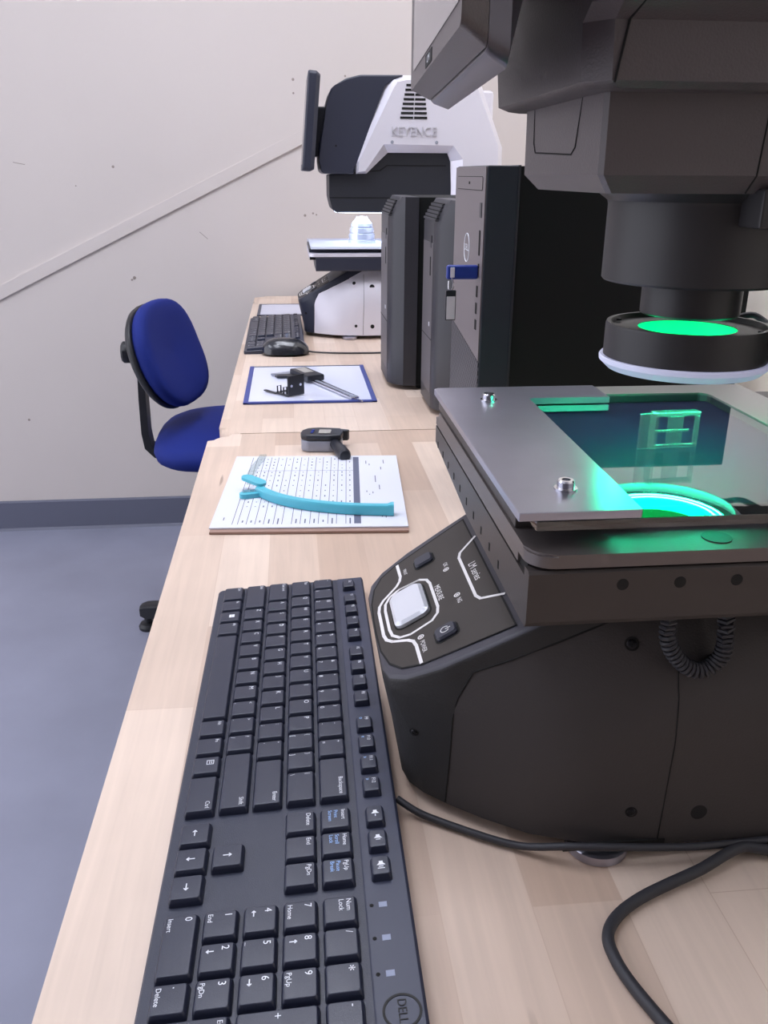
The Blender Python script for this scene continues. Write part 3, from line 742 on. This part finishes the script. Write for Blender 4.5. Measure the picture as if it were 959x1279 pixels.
# monitor
q = MB(); zc = Matrix.Identity(4)
xs = frame((64.6, 354, 396.5), (13.3, 240, -2.8), (0, 0, 1))    # local x along the screen width, y up, z = towards +x? (checked: ez = ex × ey = +X side)
Wm = 240
prof = [(0, 0), (8.5, -6.5), (9.5, -6.5)]
# front shell: bezel frame with screen
def mon_ring(inx, z0, zt, d, r=7):
    return [xs @ Vector((p[0], p[1], d)) for p in rrect(inx, Wm-inx, z0, zt, r, 5)]
q.loft([mon_ring(0, 0, 236, 0, 5), mon_ring(0.5, -0.6, 236.5, 1.5, 5), mon_ring(6, -6, 231, 11, 6)], M['blk3'])
mo = bl('monitor_front', q, near, angle=28)
q = MB(); q.loft([mon_ring(8, -7, 229, 11.5, 8), mon_ring(9, -8.5, 228, 13, 8), mon_ring(14, -12, 224, 21, 10), mon_ring(40, 20, 200, 32, 12)], M['mon_back'])
bl('monitor_back', q, near, angle=28)
q = MB(); q.loft([[xs @ Vector((p[0], p[1], d)) for p in rrect(6, Wm-24, 8.5, 226, 2)] for d in (-0.5, 0.3)], M['screen'])
bl('monitor_screen', q, mo)
q = MB(); q.box(108, 140, 1.2, 7.2, -0.35, 0.6, M['hole'], 0.15, xf=xs); q.text('LM', 4.6, M['legend'], xs @ T(124, 4.2, -0.42) @ R(PI, 'Y'), 'CENTER', 'CENTER', sx=2.4)
bl('monitor_badge', q, mo)
q = MB(); q.box(88, 150, YC-35, YC+35, 430, 560, M['lens_blk'], 6)
bl('monitor_mount', q, near)

# ---- clear moulded part standing on the glass
ct = thing('plastic_fixture', 'small clear plastic moulding with windows standing upright on the glass plate', 'plastic part', (213, 456, 199.8))
q = MB(); y = 456
fx = frame((193, 455, 199.8), (36, 2.5, 0), (0, 0, 1))
q.box(0, 9, 0, 21, -1.5, 1.5, M['clear'], 0.6, xf=fx)
for a in ((9, 36, 18.6, 21), (9, 36, 0, 2.4), (9, 30, 9.6, 11), (33.4, 36, 2.4, 18.6), (17, 26, 2.4, 18.6)):
    q.box(a[0], a[1], a[2], a[3], -1.2, 1.2, M['clear'], 0.5, xf=fx)
build('window_frame_body', q, ct)
q = MB(); q.box(7.5, 10, 0, 21.4, -4, 3, M['clear'], 0.6, xf=fx); q.box(9, 35, 19.6, 21.4, -4, 3, M['clear'], 0.5, xf=fx)
build('rib', q, ct)

# ------------------------------------------------------------------ far machine
far, bl, O, surf2 = make_machine('measuring_machine', 'silver and navy optical measuring machine on the far table by the wall', mt_far, -31, 1588, False)
ys = YC-89
def F(pts, k=1.017): return [(31+x*k, z) for x, z in pts]      # far-table profile -> machine coordinates
def FZ(pts, k=1.017): return [(31+x*k, 345.1+(z-345.1)*k) for x, z in pts]
nv, sv = M['navy'], M['silver']
q = MB()
q.prism(FZ([(73, 346), (67, 352), (65, 372), (66, 405), (76, 440), (82, 478), (91, 507), (99, 513), (122, 526), (151, 533), (240, 534), (197, 515), (139, 368), (137, 346)]), 'y', ys, YC+89, nv, 4, 3)
hd = bl('front_cowl', q, far, angle=30)
q = MB(); q.lathe([(0, 0), (2, 0), (2, .6), (0, .6)], 0, 0, M['hole'], n=14, xf=T(*[(31+100*1.017), ys-0.1, 401]) @ R(PI/2, 'X')); bl('cowl_hole', q, hd)
# silver shell: side faces inset from the bevel bands
q = MB()
outer = FZ([(142, 346), (139, 368), (200, 520), (210, 530), (235, 534), (380, 534), (400, 524), (452, 400), (454, 330), (430, 100), (350, 100), (346, 320), (343, 372), (336, 388), (209, 388), (164, 347)])
inner = FZ([(146, 350), (148, 372), (218, 508), (226, 520), (245, 524), (372, 524), (390, 514), (440, 402), (442, 330), (420, 100), (362, 100), (366, 320), (366, 376), (345, 402), (199, 404), (160, 352)])
ring_o = [(x, ys+10, z) for x, z in outer]; ring_i = [(x, ys-8, z) for x, z in inner]
ring_o2 = [(x, 2*YC-ys-10, z) for x, z in outer]; ring_i2 = [(x, 2*YC-ys+8, z) for x, z in inner]
q.loft([ring_i, ring_o, ring_o2, ring_i2], sv)
sh = bl('side_shell', q, far, angle=20)
q = MB()
for i in range(8):
    z = FZ([(0, 452+i*8.6)])[0][1]; xa = 31+(232+i*1.7)*1.017; xb = 31+(288-i*1.0)*1.017
    q.box(xa, (xa+xb)/2-1, ys-9, ys-7.6, z, z+4.6, M['hole']); q.box((xa+xb)/2+1, xb, ys-9, ys-7.6, z, z+4.6, M['hole'])
bl('vent_slots', q, sh)
q = MB()
q.text('KEYENCE', 25, M['silver_lite'], T(31+213*1.017, ys-9.2, 429) @ R(PI/2, 'X'), 'LEFT', 'CENTER', 1.6, sx=0.92)
lo_ = bl('raised_lettering', q, sh)
for x in (216, 309):
    q = MB(); q.lathe([(0, 0), (3.4, 0), (3.4, 1.2), (2, 1.6), (0, 1)], 0, 0, M['gauge_grey'], n=16, xf=T(31+x*1.017, ys-8.2, 409) @ R(PI/2, 'X')); bl('screw', q, sh)
q = MB()
q.prism(FZ([(84, 345), (84, 300), (90, 276), (98, 270), (345, 270), (345, 378), (337, 390), (207, 390), (160, 350), (140, 350)], 1.03), 'y', YC-72, YC+72, M['navy_dark'], 3, 2)
bl('lens_housing', q, far, angle=25)
q = MB(); q.box(31+85*1.03, 31+338, YC-72.8, YC-71.5, 297, 299, M['hole']); q.prism(FZ([(140, 348), (192, 352), (206, 362), (330, 362), (330, 364), (205, 364), (190, 354), (140, 350)], 1.03), 'y', YC-72.8, YC-71, M['hole'])
bl('housing_groove', q, far)
q = MB(); q.lathe([(30, 266), (62, 266), (64, 268), (64, 272), (30, 272)], 31+164, YC, M['ringwhite'], n=56, closed=True)
o = bl('lit_ring', q, far); o['label'] = 'lit white ring lamp'
q = MB()
mf = frame((31+30, YC-120, 352), (0, 1, 0), (18, 0, 190))
q.loft([[mf @ Vector((p[0], p[1], d)) for p in rrect(i, 240-i, i*0.6, 190-i*0.6, 8, 4)] for d, i in ((-1, 2), (2, 0), (16, 0), (24, 8))], nv)
m2 = bl('monitor', q, far, angle=30)
q = MB(); q.box(14, 226, 12, 178, -1.6, -0.9, M['screen'], xf=mf); bl('monitor_screen', q, m2)
q = MB(); q.box(31+56, 31+95, YC-30, YC+30, 380, 480, M['navy_dark'], 5); bl('monitor_mount', q, far)
ld = bpy.data.lights.new('far_ring_lamp', 'SPOT'); ld.color = (0.85, 0.92, 1.0); ld.energy = 5; ld.spot_size = math.radians(110); ld.spot_blend = 0.5; ld.shadow_soft_size = 0.05
lo = bpy.data.objects.new('far_ring_lamp', ld); C.objects.link(lo); lo.parent = far
lo.location = ROOTM[far.name].inverted() @ (W @ Vector((164, YC+1588, 262)))
# stepped gauge standing on the far stage
q = MB()
cx, cy = 162, 2052
q.lathe([(0, 200), (31, 200), (31, 207), (29, 208), (29, 212), (30, 212), (29.5, 220), (27, 221), (27, 224), (28, 224), (27, 232), (24, 233), (24, 236), (25, 236), (23, 243), (14, 253), (12.5, 257), (0, 257)], cx, cy, M['cone'], n=48)
tag(build('step_gauge', q, angle=25), 'bright stepped metal cone under the lit lens of the far machine', 'gauge')

# ------------------------------------------------------------------ PC towers
def tower_round(label, x0, y0, y1, grp):
    """tower with a bowed, chamfered front facing the room (-x)"""
    z0, z1, d = 8, 312, 400
    t = thing('computer_tower', label, 'computer', (x0+d/2, (y0+y1)/2, 0), group=grp)
    q = MB(); fr = 22
    yc = (y0+y1)/2; hw = (y1-y0)/2
    def prof(ins, zi=0):
        return [(x0+ins, yc-hw+34), (x0+8+ins*.6, yc-hw+16), (x0+24, yc-hw+2), (x0+46, yc-hw), (x0+46, yc+hw), (x0+24, yc+hw-2), (x0+8+ins*.6, yc+hw-16), (x0+ins, yc+hw-34)]
    q.loft([[(x, y, z0) for x, y in prof(0)], [(x, y, z1-32) for x, y in prof(0)], [(x, y, z1-6) for x, y in prof(14)], [(x, y, z1) for x, y in prof(20)]], M['pc'])
    fb = build('front_bezel', q, t, angle=28)
    q = MB(); q.box(x0-0.6, x0+4, yc-hw+36, yc+hw-36, 30, z1-60, M['pc_front'], 0.5)
    q.box(x0-1.0, x0, yc-30, yc-22, 205, 232, M['hole']); q.box(x0-1.0, x0, yc-32, yc-18, 245, 262, M['pc'])
    q.box(x0-1, x0, yc-28, yc-22, 130, 136, M['legend']); q.box(x0-1, x0, yc-hw+36, yc+hw-36, 112, 112.8, M['hole'])
    build('front_panel', q, t)
    q = MB()
    for i in range(5):
        u_ = i/5; z = z1-29+u_*24; xi = x0+0.5+u_*12.5
        q.box(xi-0.6, xi+6, yc-hw+26+i*1.5, yc+hw-26-i*1.5, z, z+3.0, M['silver_dull'])
        q.box(xi+1.4, xi+6, yc-hw+26+i*1.5, yc+hw-26-i*1.5, z+3.0, z+4.6, M['hole'])
    build('top_vent', q, fb)
    q = MB(); q.box(x0+46, x0+d, yc-hw+2, yc+hw-2, z0, z1, M['pc_side'], 1.5); build('case', q, t)
    for x in (x0+60, x0+d-50):
        for y in (yc-hw+22, yc+hw-22):
            q = MB(); q.lathe([(0, 0), (11, 0), (11, 8), (0, 8.2)], x, y, M['hole'], n=16); build('rubber_foot', q, t)
    return t
tower_round('black computer tower with slanted top vents farthest from the near machine', 160, 1447, 1622, 'black towers with slanted top vents')
tower_round('black computer tower with slanted top vents just behind the tower with the blue stick', 207, 1262, 1428, 'black towers with slanted top vents')
# nearest tower
t = thing('computer_tower', 'grey-fronted computer tower with blue memory stick in its front', 'computer', (335, 950, 0))
q = MB(); q.box(189, 221, 870, 1030, 6, 354, M['pc_bezel'], 2.0)
q.box(219.5, 221.6, 869.6, 1030.4, 6, 354.4, M['pc'])
fb = build('front_bezel', q, t)
q = MB(); q.prism([(1028.5, 187), (1028.5, 353), (871.5, 353), (871.5, 166), (890, 169)], 'x', 187.8, 189.3, M['pc_tan'], 0.4)
fp = build('front_panel', q, t)
q = MB(); q.prism([(1028.5, 185.8), (1028.5, 8), (871.5, 8), (871.5, 164.5), (890, 167.5)], 'x', 188.2, 189.3, M['perf'])
build('vent_grille', q, t)
q = MB(); q.prism(rrect(883, 1016, 331.5, 343.5, 2.5), 'x', 187.2, 188, M['pc_tan'], 0.2)
for k in (rrect(882.4, 1016.6, 330.9, 344.1, 3),): q.prism(k, 'x', 187.5, 187.75, M['hole'])
q.box(186.9, 187.3, 944, 950, 336.5, 339, M['hole'])
build('disc_drive', q, fp)
q = MB()
for z0, z1, y0, y1 in ((306, 320, 882, 891), (270, 294, 884, 889), (258, 262, 884, 888), (229, 240, 886, 892), (212, 223, 887, 893), (196, 206, 886, 893)):
    q.box(187.2, 187.9, y0, y1, z0, z1, M['hole'] if z0 < 300 else M['pc'])
build('port', q, fp)
q = MB()
pts = [Vector((187.6, 951+14*math.cos(a), 273+14.5*math.sin(a))) for a in [2*PI*k/40 for k in range(41)]]
q.tube(pts, 0.45, M['legend'], n=6)
q.text('DELL', 9.5, M['legend'], T(187.5, 951, 273) @ Matrix(((0, 0, -1, 0), (-1, 0, 0, 0), (0, 1, 0, 0), (0, 0, 0, 1))), 'CENTER', 'CENTER', sx=0.95)
build('round_badge', q, fp)
q = MB(); q.box(221.5, 470, 871, 1029, 6, 353.5, M['pc_side'], 1.0); build('case', q, t)
for x in (235, 450):
    for y in (890, 1010):
        q = MB(); q.lathe([(0, 0), (10, 0), (10, 6), (0, 6.2)], x, y, M['hole'], n=16); build('rubber_foot', q, t)
# memory stick
t = thing('memory_stick', 'blue memory stick with a key tag plugged into the nearest tower', 'usb stick', (172, 886, 250))
q = MB(); q.box(155, 187.4, 883, 890, 247, 261, M['usb'], 2.4, 3); build('stick_body', q, t)
q = MB(); q.box(158.5, 163, 882.4, 883.2, 249, 259, M['silver'], 1); build('loop_window', q, t)
q = MB(); q.tube([(160, 882, 249), (162, 881, 242), (160, 881, 237), (157, 881, 238), (157, 882, 246)], 0.7, M['steel'], n=8, smooth=2); build('key_ring', q, t)
q = MB(); q.box(154, 164.6, 879, 883, 207, 237, M['gauge_blk'], 1); q.box(155, 163.6, 878.5, 879.2, 208.2, 231, M['tag'], .2); build('key_tag', q, t)

# ------------------------------------------------------------------ items on the tables
# paper, with a brown slab below painted as its shadow
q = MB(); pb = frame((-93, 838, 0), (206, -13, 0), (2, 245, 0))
q.box(1, 206, -8, 241, 0.2, 3.2, M['sheet_shadow'], 0.6, xf=pb)
tag(build('sheet_shadow_slab', q), 'thin brown slab standing in for the shadow of the printed sheet', 'sheet_shadow')
q = MB(); q.box(0.0, 206, -1, 242, 3.3, 4.9, M['paper'], xf=pb)
xk = 30; z = 4.92
cols = [(28, 37, 0), (37, 46, 1), (46, 55, 0), (55, 65, 1), (65, 74, 0), (74, 84, 1), (84, 93, 0), (93, 103, 1), (103, 112, 0), (112, 122, 1), (122, 131, 0), (131, 141, 1), (141, 150, 0), (150, 157, 2)]
for a, b_, sh_ in cols:
    if sh_: q.box(a, b_, 8, 236, z, z+0.03, M['print1'] if sh_ == 1 else M['print2'], xf=pb)
    q.box(a-0.35, a+0.35, 8, 236, z+0.03, z+0.06, M['print2'], xf=pb)
q.box(22, 157, 182, 182.8, z+.03, z+.06, M['print2'], xf=pb); q.box(22, 22.7, 8, 236, z+.03, z+.06, M['print2'], xf=pb)
for a, b_, sh_ in cols:
    for y in (16, 60, 74, 92, 110, 128, 146, 164, 176, 192, 204, 216, 228):
        if random.random() < 0.8:
            l = random.choice((2, 3, 5)) if y > 30 else random.choice((6, 12, 16))
            q.box((a+b_)/2-0.7, (a+b_)/2+0.7, y-l/2, y+l/2, z+.04, z+.07, M['print2'], xf=pb)
for a, y, l in ((166, 214, 12), (170, 205, 7), (176, 150, 24), (180, 120, 16), (165, 106, 5), (168, 96, 3), (172, 102, 6), (184, 190, 10), (188, 216, 14), (180, 30, 8), (184, 26, 5), (12, 24, 8)):
    q.box(a-.5, a+.5, y-l/2, y+l/2, z+.04, z+.07, M['print2'], xf=pb)
tag(build('printed_sheet', q), 'white printed sheet of shaded columns lying under the teal clip', 'paper')
# teal clip
t = thing('sealing_clip', 'curved teal plastic clip lying across the printed sheet', 'clip', (10, 880, 5))
path = [(-44, 934), (-36, 920), (-20, 902), (2, 886), (28, 874), (56, 865), (84, 860), (101, 858)]
pv = [Vector((x, y, 0)) for x, y in path]
for _ in range(2):
    r_ = []
    for i in range(len(pv)-1):
        a_, b_, c_, d_ = pv[max(i-1, 0)], pv[i], pv[i+1], pv[min(i+2, len(pv)-1)]
        r_ += [b_, 0.5625*(b_+c_)-0.0625*(a_+d_)]
    pv = r_+[pv[-1]]
rings = []
for i, p in enumerate(pv):
    tn = (pv[min(i+1, len(pv)-1)]-pv[max(i-1, 0)]).normalized(); nn = Vector((-tn.y, tn.x, 0)); u_ = i/(len(pv)-1)
    w = 5.5-0.5*u_; zb = 5.2; zt = 15+1.5*u_
    if u_ > 0.93: zt += 1.6; w += 0.8
    rings.append([p+nn*a+Vector((0, 0, b_)) for a, b_ in ((w*.8, zb), (w, zb+1.5), (w, zt-2), (w*.7, zt), (-w*.7, zt), (-w, zt-2), (-w, zb+1.5), (-w*.8, zb))])
q = MB(); q.loft(rings, M['teal']); build('clip_bar', q, t, angle=40)
q = MB(); q.prism(rrect(-30, 4, -7, 7, 6.5), 'z', 15, 18.5, M['teal'], 0.8, xf=T(-42, 938, 0) @ R(-0.75, 'Z') @ R(0.08, 'Y')); q.lathe([(0, 18), (1.8, 18), (1.8, 19.8), (0, 19.8)], -62, 957, M['teal'], n=12)
build('upper_jaw', q, t)
q = MB(); q.prism(rrect(-27, 4, -6, 6, 5.5), 'z', 5.2, 10.5, M['teal'], 0.8, xf=T(-40, 930, 0) @ R(0.25, 'Z')); build('lower_jaw', q, t)
q = MB(); q.box(-22, 2, -3, 3, 10.6, 11.4, M['steel'], 0.2, xf=T(-41, 932, 0) @ R(0.15, 'Z')); build('spring_leaf', q, t)
# clear strip
q = MB()
st = [(-56, 968, 5.0), (-57, 1000, 5.2), (-53, 1030, 5.5), (-46, 1060, 5.2), (-44, 1078, 5.0)]
q.loft([[(x-4.5, y, z), (x+4.5, y, z), (x+4.5, y, z+2.2), (x-4.5, y, z+2.2)] for x, y, z in st], M['clear'])
tag(build('clear_strip', q), 'bent strip of clear plastic behind the teal clip jaws', 'plastic strip')
# digital micrometer
t = thing('digital_micrometer', 'grey and black digital micrometer standing at the far edge of the printed sheet', 'micrometer', (38, 1120, 0))
mf_ = T(34, 1122, 0) @ R(-0.12, 'Z')
q = MB()
ol = [(-28, -6), (-26, -15), (-18, -20), (10, -20), (26, -16), (28, 0), (24, 17), (-6, 20), (-20, 16), (-27, 6)]
q.prism(ol, 'z', 0.3, 16, M['gauge_grey'], 2.2, 3, xf=mf_); build('gauge_body', q, t)
q = MB(); q.prism([(x*1.02, y*1.02) for x, y in ol], 'z', 16, 24, M['gauge_blk'], 2.2, 3, xf=mf_); build('top_cover', q, t)
q = MB(); q.box(-4, 12, -11, 6, 23.6, 24.8, M['lcd'], 0.4, xf=mf_); build('display', q, t)
q = MB()
for i in range(3): q.lathe([(0, 23.6), (1.9, 23.6), (1.9, 25), (0, 25)], -13+i*0.5, -9+i*6, M['usb'], n=12, xf=mf_)
build('button', q, t)
q = MB(); q.lathe([(0, 0), (6.5, 0), (7.5, 1.5), (7.5, 28), (8.6, 30), (8.6, 50), (7, 55), (4.5, 56), (0, 56)], 0, 0, M['gauge_blk'], n=28, xf=T(50, 1107, 11) @ R(0.2, 'Z') @ R(PI/2+0.02, 'X'))
build('thimble', q, t)
q = MB(); q.prism([(18, 8), (34, 10), (36, 17), (22, 22)], 'z', 8, 22, M['gauge_blk'], 1.5, xf=mf_); build('frame_arm', q, t)
# blue edged sleeve
def sleeve(label, x0, x1, y0, y1, edge, ang=0.0):
    t = thing('document_sleeve', label, 'document sleeve', ((x0+x1)/2, (y0+y1)/2, 0), (0, 0, ang))
    q = MB(); q.box(x0+5, x1-5, y0+5, y1-5, 0.3, 2.4, M['sleeve'], xf=None); build('sheet', q, t)
    q = MB(); q.box(x0, x0+8, y0, y1, 0.2, 3.6, edge, 0.8); q.box(x1-8, x1, y0, y1, 0.2, 3.6, edge, 0.8); q.box(x0, x1, y0, y0+8, 0.2, 3.4, edge, 0.8); q.box(x0+2, x1-2, y1-4, y1, 0.2, 3.2, M['blue_dark'], 0.6)
    q.lathe([(0, 3.3), (2.5, 3.3), (2.5, 3.9), (0, 3.9)], (x0+x1)/2+4, y0+4, M['steel'], n=14)
    build('binding', q, t); return t
sleeve('blue-edged document sleeve under the caliper and black bracket', -84, 132, 1368, 1652, M['blue_edge'])
sleeve('grey-edged document sleeve behind the far keyboard', -93, 122, 2300, 2505, M['blue_dark'])
# caliper
t = thing('digital_caliper', 'digital caliper with steel beam lying on the blue-edged sleeve', 'caliper', (40, 1490, 3.8))
cf = frame((0, 1584, 3.8), (100, -213, 0), (213, 100, 0))
q = MB(); q.box(-4, 228, -7.5, 7.5, 0.2, 3.4, M['steel'], 0.3, xf=cf); q.box(70, 226, -3, 3, 3.2, 3.8, M['gauge_grey'], xf=cf)
q.prism([(-6, -7), (16, -7), (12, -22), (4, -46), (-4, -46)], 'z', 0.3, 3.2, M['gauge_grey'], xf=cf); build('beam', q, t)
q = MB(); q.box(14, 88, -17, 17, 1.5, 13, M['gauge_blk'], 3, xf=cf); q.prism([(18, -16), (40, -16), (24, -46), (14, -46)], 'z', 0.4, 4, M['gauge_blk'], xf=cf); build('slide_head', q, t)
q = MB(); q.box(24, 62, -9, 9, 12.8, 13.6, M['lcd'], 0.3, xf=cf); build('display', q, t)
q = MB(); q.box(226, 252, -1, 1, 0.8, 2.4, M['steel'], 0.2, xf=cf); build('depth_rod', q, t)
# black bracket
t = thing('angle_bracket', 'small black angle bracket with two loops on the blue-edged sleeve', 'bracket', (-10, 1415, 3.8))
bf = frame((-12, 1400, 3.9), (30, 24, 0), (-24, 30, 0))
q = MB()
for a in ((0, 34, 0, 5), (0, 34, 31, 36), (0, 5, 5, 31), (29, 34, 5, 31)): q.box(a[0], a[1], a[2], a[3], 0.1, 2.2, M['gauge_blk'], 0.3, xf=bf)
q.box(-3, 2, 30, 62, 0.1, 2.2, M['gauge_blk'], 0.3, xf=bf)
build('base_frame', q, t)
q = MB(); q.box(0, 34, -1, 1.2, 0.1, 34, M['gauge_blk'], 0.3, xf=bf)
for x in (7, 26): q.lathe([(0, -0.4), (2.2, -0.4), (2.2, 2.6), (0, 2.6)], 0, 0, M['sleeve'], n=16, xf=bf @ T(x, 1.0, 17) @ R(PI/2, 'X'))
build('upright_plate', q, t)
for d in (14, 30):
    q = MB(); q.tube([bf @ Vector(p) for p in ((2, d, 0.5), (2, d, 13), (9, d, 13), (9, d, 0.5))], 1.3, M['gauge_blk'], n=8); build('loop', q, t)
# mouse
t = thing('computer_mouse', 'black computer mouse with its lead on the far table', 'mouse', (-17, 1780, 0), (0, 0, 0))
q = MB(); rings = []
for k in range(13):
    u_ = -1+2*k/12; xx = -17+48*math.sin(u_*PI/2); e = math.sqrt(max(0, 1-abs(math.sin(u_*PI/2))**2.6))
    hw = 4+26*e; hz = 5+26*e*(1-0.12*u_)
    ring_ = []
    for j in range(16):
        a = 2*PI*j/16; zz = math.sin(a)
        ring_.append((xx, 1782+hw*math.cos(a)*(1 if zz > 0 else 0.93), max(0.6, 4+hz*zz if zz > 0 else 4+3.4*zz)))
    rings.append(ring_)
q.loft(rings, M['mouse']); build('mouse_shell', q, t, angle=60)
q = MB(); q.tube([(30, 1782, 6), (45, 1780, 4), (90, 1776, 2.5), (150, 1772, 2.5), (210, 1776, 2.5), (330, 1790, 2.5)], 1.8, M['cable'], n=8, smooth=2); build('lead', q, t)
# loose cables by the near machine
q = MB(); q.tube([(51, 402, 9), (60, 395, 6), (71, 388.5, 4), (95, 373, 4), (115, 362, 5), (136, 351, 13), (165, 346.5, 14), (202, 345.5, 12), (228, 349, 9), (258, 348, 10.5), (290, 344, 11), (330, 335, 8), (420, 330, 2.4)], 2.1, M['cable'], n=10, smooth=3)
tag(build('keyboard_cable', q, angle=60), 'thin black cable running along the foot of the near machine', 'cable')
q = MB(); q.tube([(420, 350, 3.2), (300, 350, 4), (252, 344, 6), (232, 347, 8), (205, 336, 6), (172, 324.5, 4), (153, 314.5, 3.2), (142.5, 303, 3.2), (140.5, 291, 3.2), (143, 275, 3.2), (150.5, 253, 3.2), (165, 215, 3.2), (190, 150, 3.2)], 3.0, M['cable'], n=12, smooth=3)
tag(build('power_cable', q, angle=60), 'thick black cable looping towards the front in the near right corner', 'cable')

# ------------------------------------------------------------------ chair
CX, CY = -118, 1960
t = thing('task_chair', 'blue padded task chair on a black star base beside the far table', 'chair', (CX, CY, -TZ))
def pad(name, cx, cy, cz, hx, hy, hz, xf, m, sq=2.6, parent=t, dome=0.0):
    q = MB(); nseg, ns = 40, 12; rings = []
    for i in range(ns+1):
        ph_ = -PI/2+PI*i/ns; cz_, rr_ = math.sin(ph_), max(1e-3, math.cos(ph_))**0.55
        r_ = []
        for k in range(nseg):
            a = 2*PI*k/nseg; c_, s_ = math.cos(a), math.sin(a)
            ex = 2/sq
            x = math.copysign(abs(c_)**ex, c_)*rr_; y = math.copysign(abs(s_)**ex, s_)*rr_
            zz = math.copysign(abs(cz_)**0.8, cz_)
            r_.append(xf @ Vector((x*hx, y*hy, zz*hz-dome*(x*x+y*y))))
        rings.append(r_)
    q.loft(rings, m); return build(name, q, parent, angle=80)
pad('seat', 0, 0, 0, 200, 205, 40, T(CX, CY, -216), M['chair'], 3.6, dome=8)
q = MB(); q.prism(rrect(CX-120, CX+120, CY-120, CY+120, 60), 'z', -262, -248, M['chair_blk'], 3); build('seat_shell', q, t)
# backrest: local x = width, local y = up, local z = facing
wdir = Vector((0.24, 0.97, 0)); upd = Vector((-0.34, 0.05, 1)); xfb = frame((-292, 1960, -33), wdir, upd)
fac = xfb.to_3x3() @ Vector((0, 0, 1))
if fac.x < 0: xfb = frame((-292, 1960, -33), -wdir, upd)
br = pad('backrest', 0, 0, 0, 150, 118, 29, xfb, M['chair'], 2.5, dome=-26)
pad('back_shell', 0, 0, 0, 149, 117, 16, xfb @ T(0, 0, -24), M['chair_blk'], 2.5, parent=t, dome=-26)
q = MB(); bx = -342
rings = []
bp_ = [(-318, 1958, 30), (-330, 1958, -15), (-338, 1958, -60), (-341, 1958, -130), (-342, 1958, -205), (-338, 1958, -238), (-322, 1958, -256), (-290, 1958, -262), (-200, 1958, -260), (-118, 1958, -258)]
pv = [Vector(p) for p in bp_]
for i, p in enumerate(pv):
    tn = (pv[min(i+1, len(pv)-1)]-pv[max(i-1, 0)]).normalized(); n1 = Vector((0, 1, 0)); n2 = tn.cross(n1)
    rings.append([p+n1*a+n2*b_ for a, b_ in ((24, 8), (24, -8), (-24, -8), (-24, 8))])
q.loft(rings, M['chair_blk']); build('back_bar', q, t, angle=40)
q = MB(); kx = T(-354, 1935, -20) @ R(-PI/2, 'Y')
q.lathe([(0, -20), (10, -20), (10, 2), (22, 3), (24, 6), (24, 16), (20, 20), (0, 20)], 0, 0, M['chair_blk'], n=10, xf=kx)
build('knob', q, t)
q = MB(); q.lathe([(0, -690), (30, -690), (30, -640), (26, -630), (26, -470), (15, -468), (15, -262), (60, -258), (60, -252), (0, -252)], CX, CY, M['chair_blk'], n=28); build('gas_column', q, t)
for k in range(5):
    a = math.radians(167)+k*2*PI/5
    xf = T(CX, CY, 0) @ R(a, 'Z'); q = MB()
    q.loft([[xf @ Vector((x, y*w, z)) for y, z in ((-1, zt-hh), (1, zt-hh), (1, zt-6), (.6, zt), (-.6, zt), (-1, zt-6))] for x, w, zt, hh in ((18, 24, -640, 46), (120, 22, -655, 42), (230, 20, -672, 38), (285, 19, -678, 36), (300, 14, -684, 26))], M['chair_blk'])
    lg = build('leg', q, t, angle=40)
    q = MB(); p = xf @ Vector((285, 0, 0)); q.lathe([(0, -TZ), (24, -TZ), (25, -TZ+8), (20, -TZ+16), (10, -TZ+20), (8, -TZ+44), (0, -TZ+44)], p.x, p.y, M['chair_blk'], n=22); build('glider', q, lg)

# ------------------------------------------------------------------ world, view
w = bpy.data.worlds.new('world'); sc.world = w; w.use_nodes = True
bg = w.node_tree.nodes['Background']; bg.inputs[0].default_value = (0.88, 0.89, 1.0, 1); bg.inputs[1].default_value = 2.1
sc.view_settings.view_transform = 'Standard'; sc.view_settings.look = 'None'; sc.view_settings.gamma = 1; sc.view_settings.exposure = 0.0
sc.view_settings.use_curve_mapping = False
bpy.context.view_layer.update()
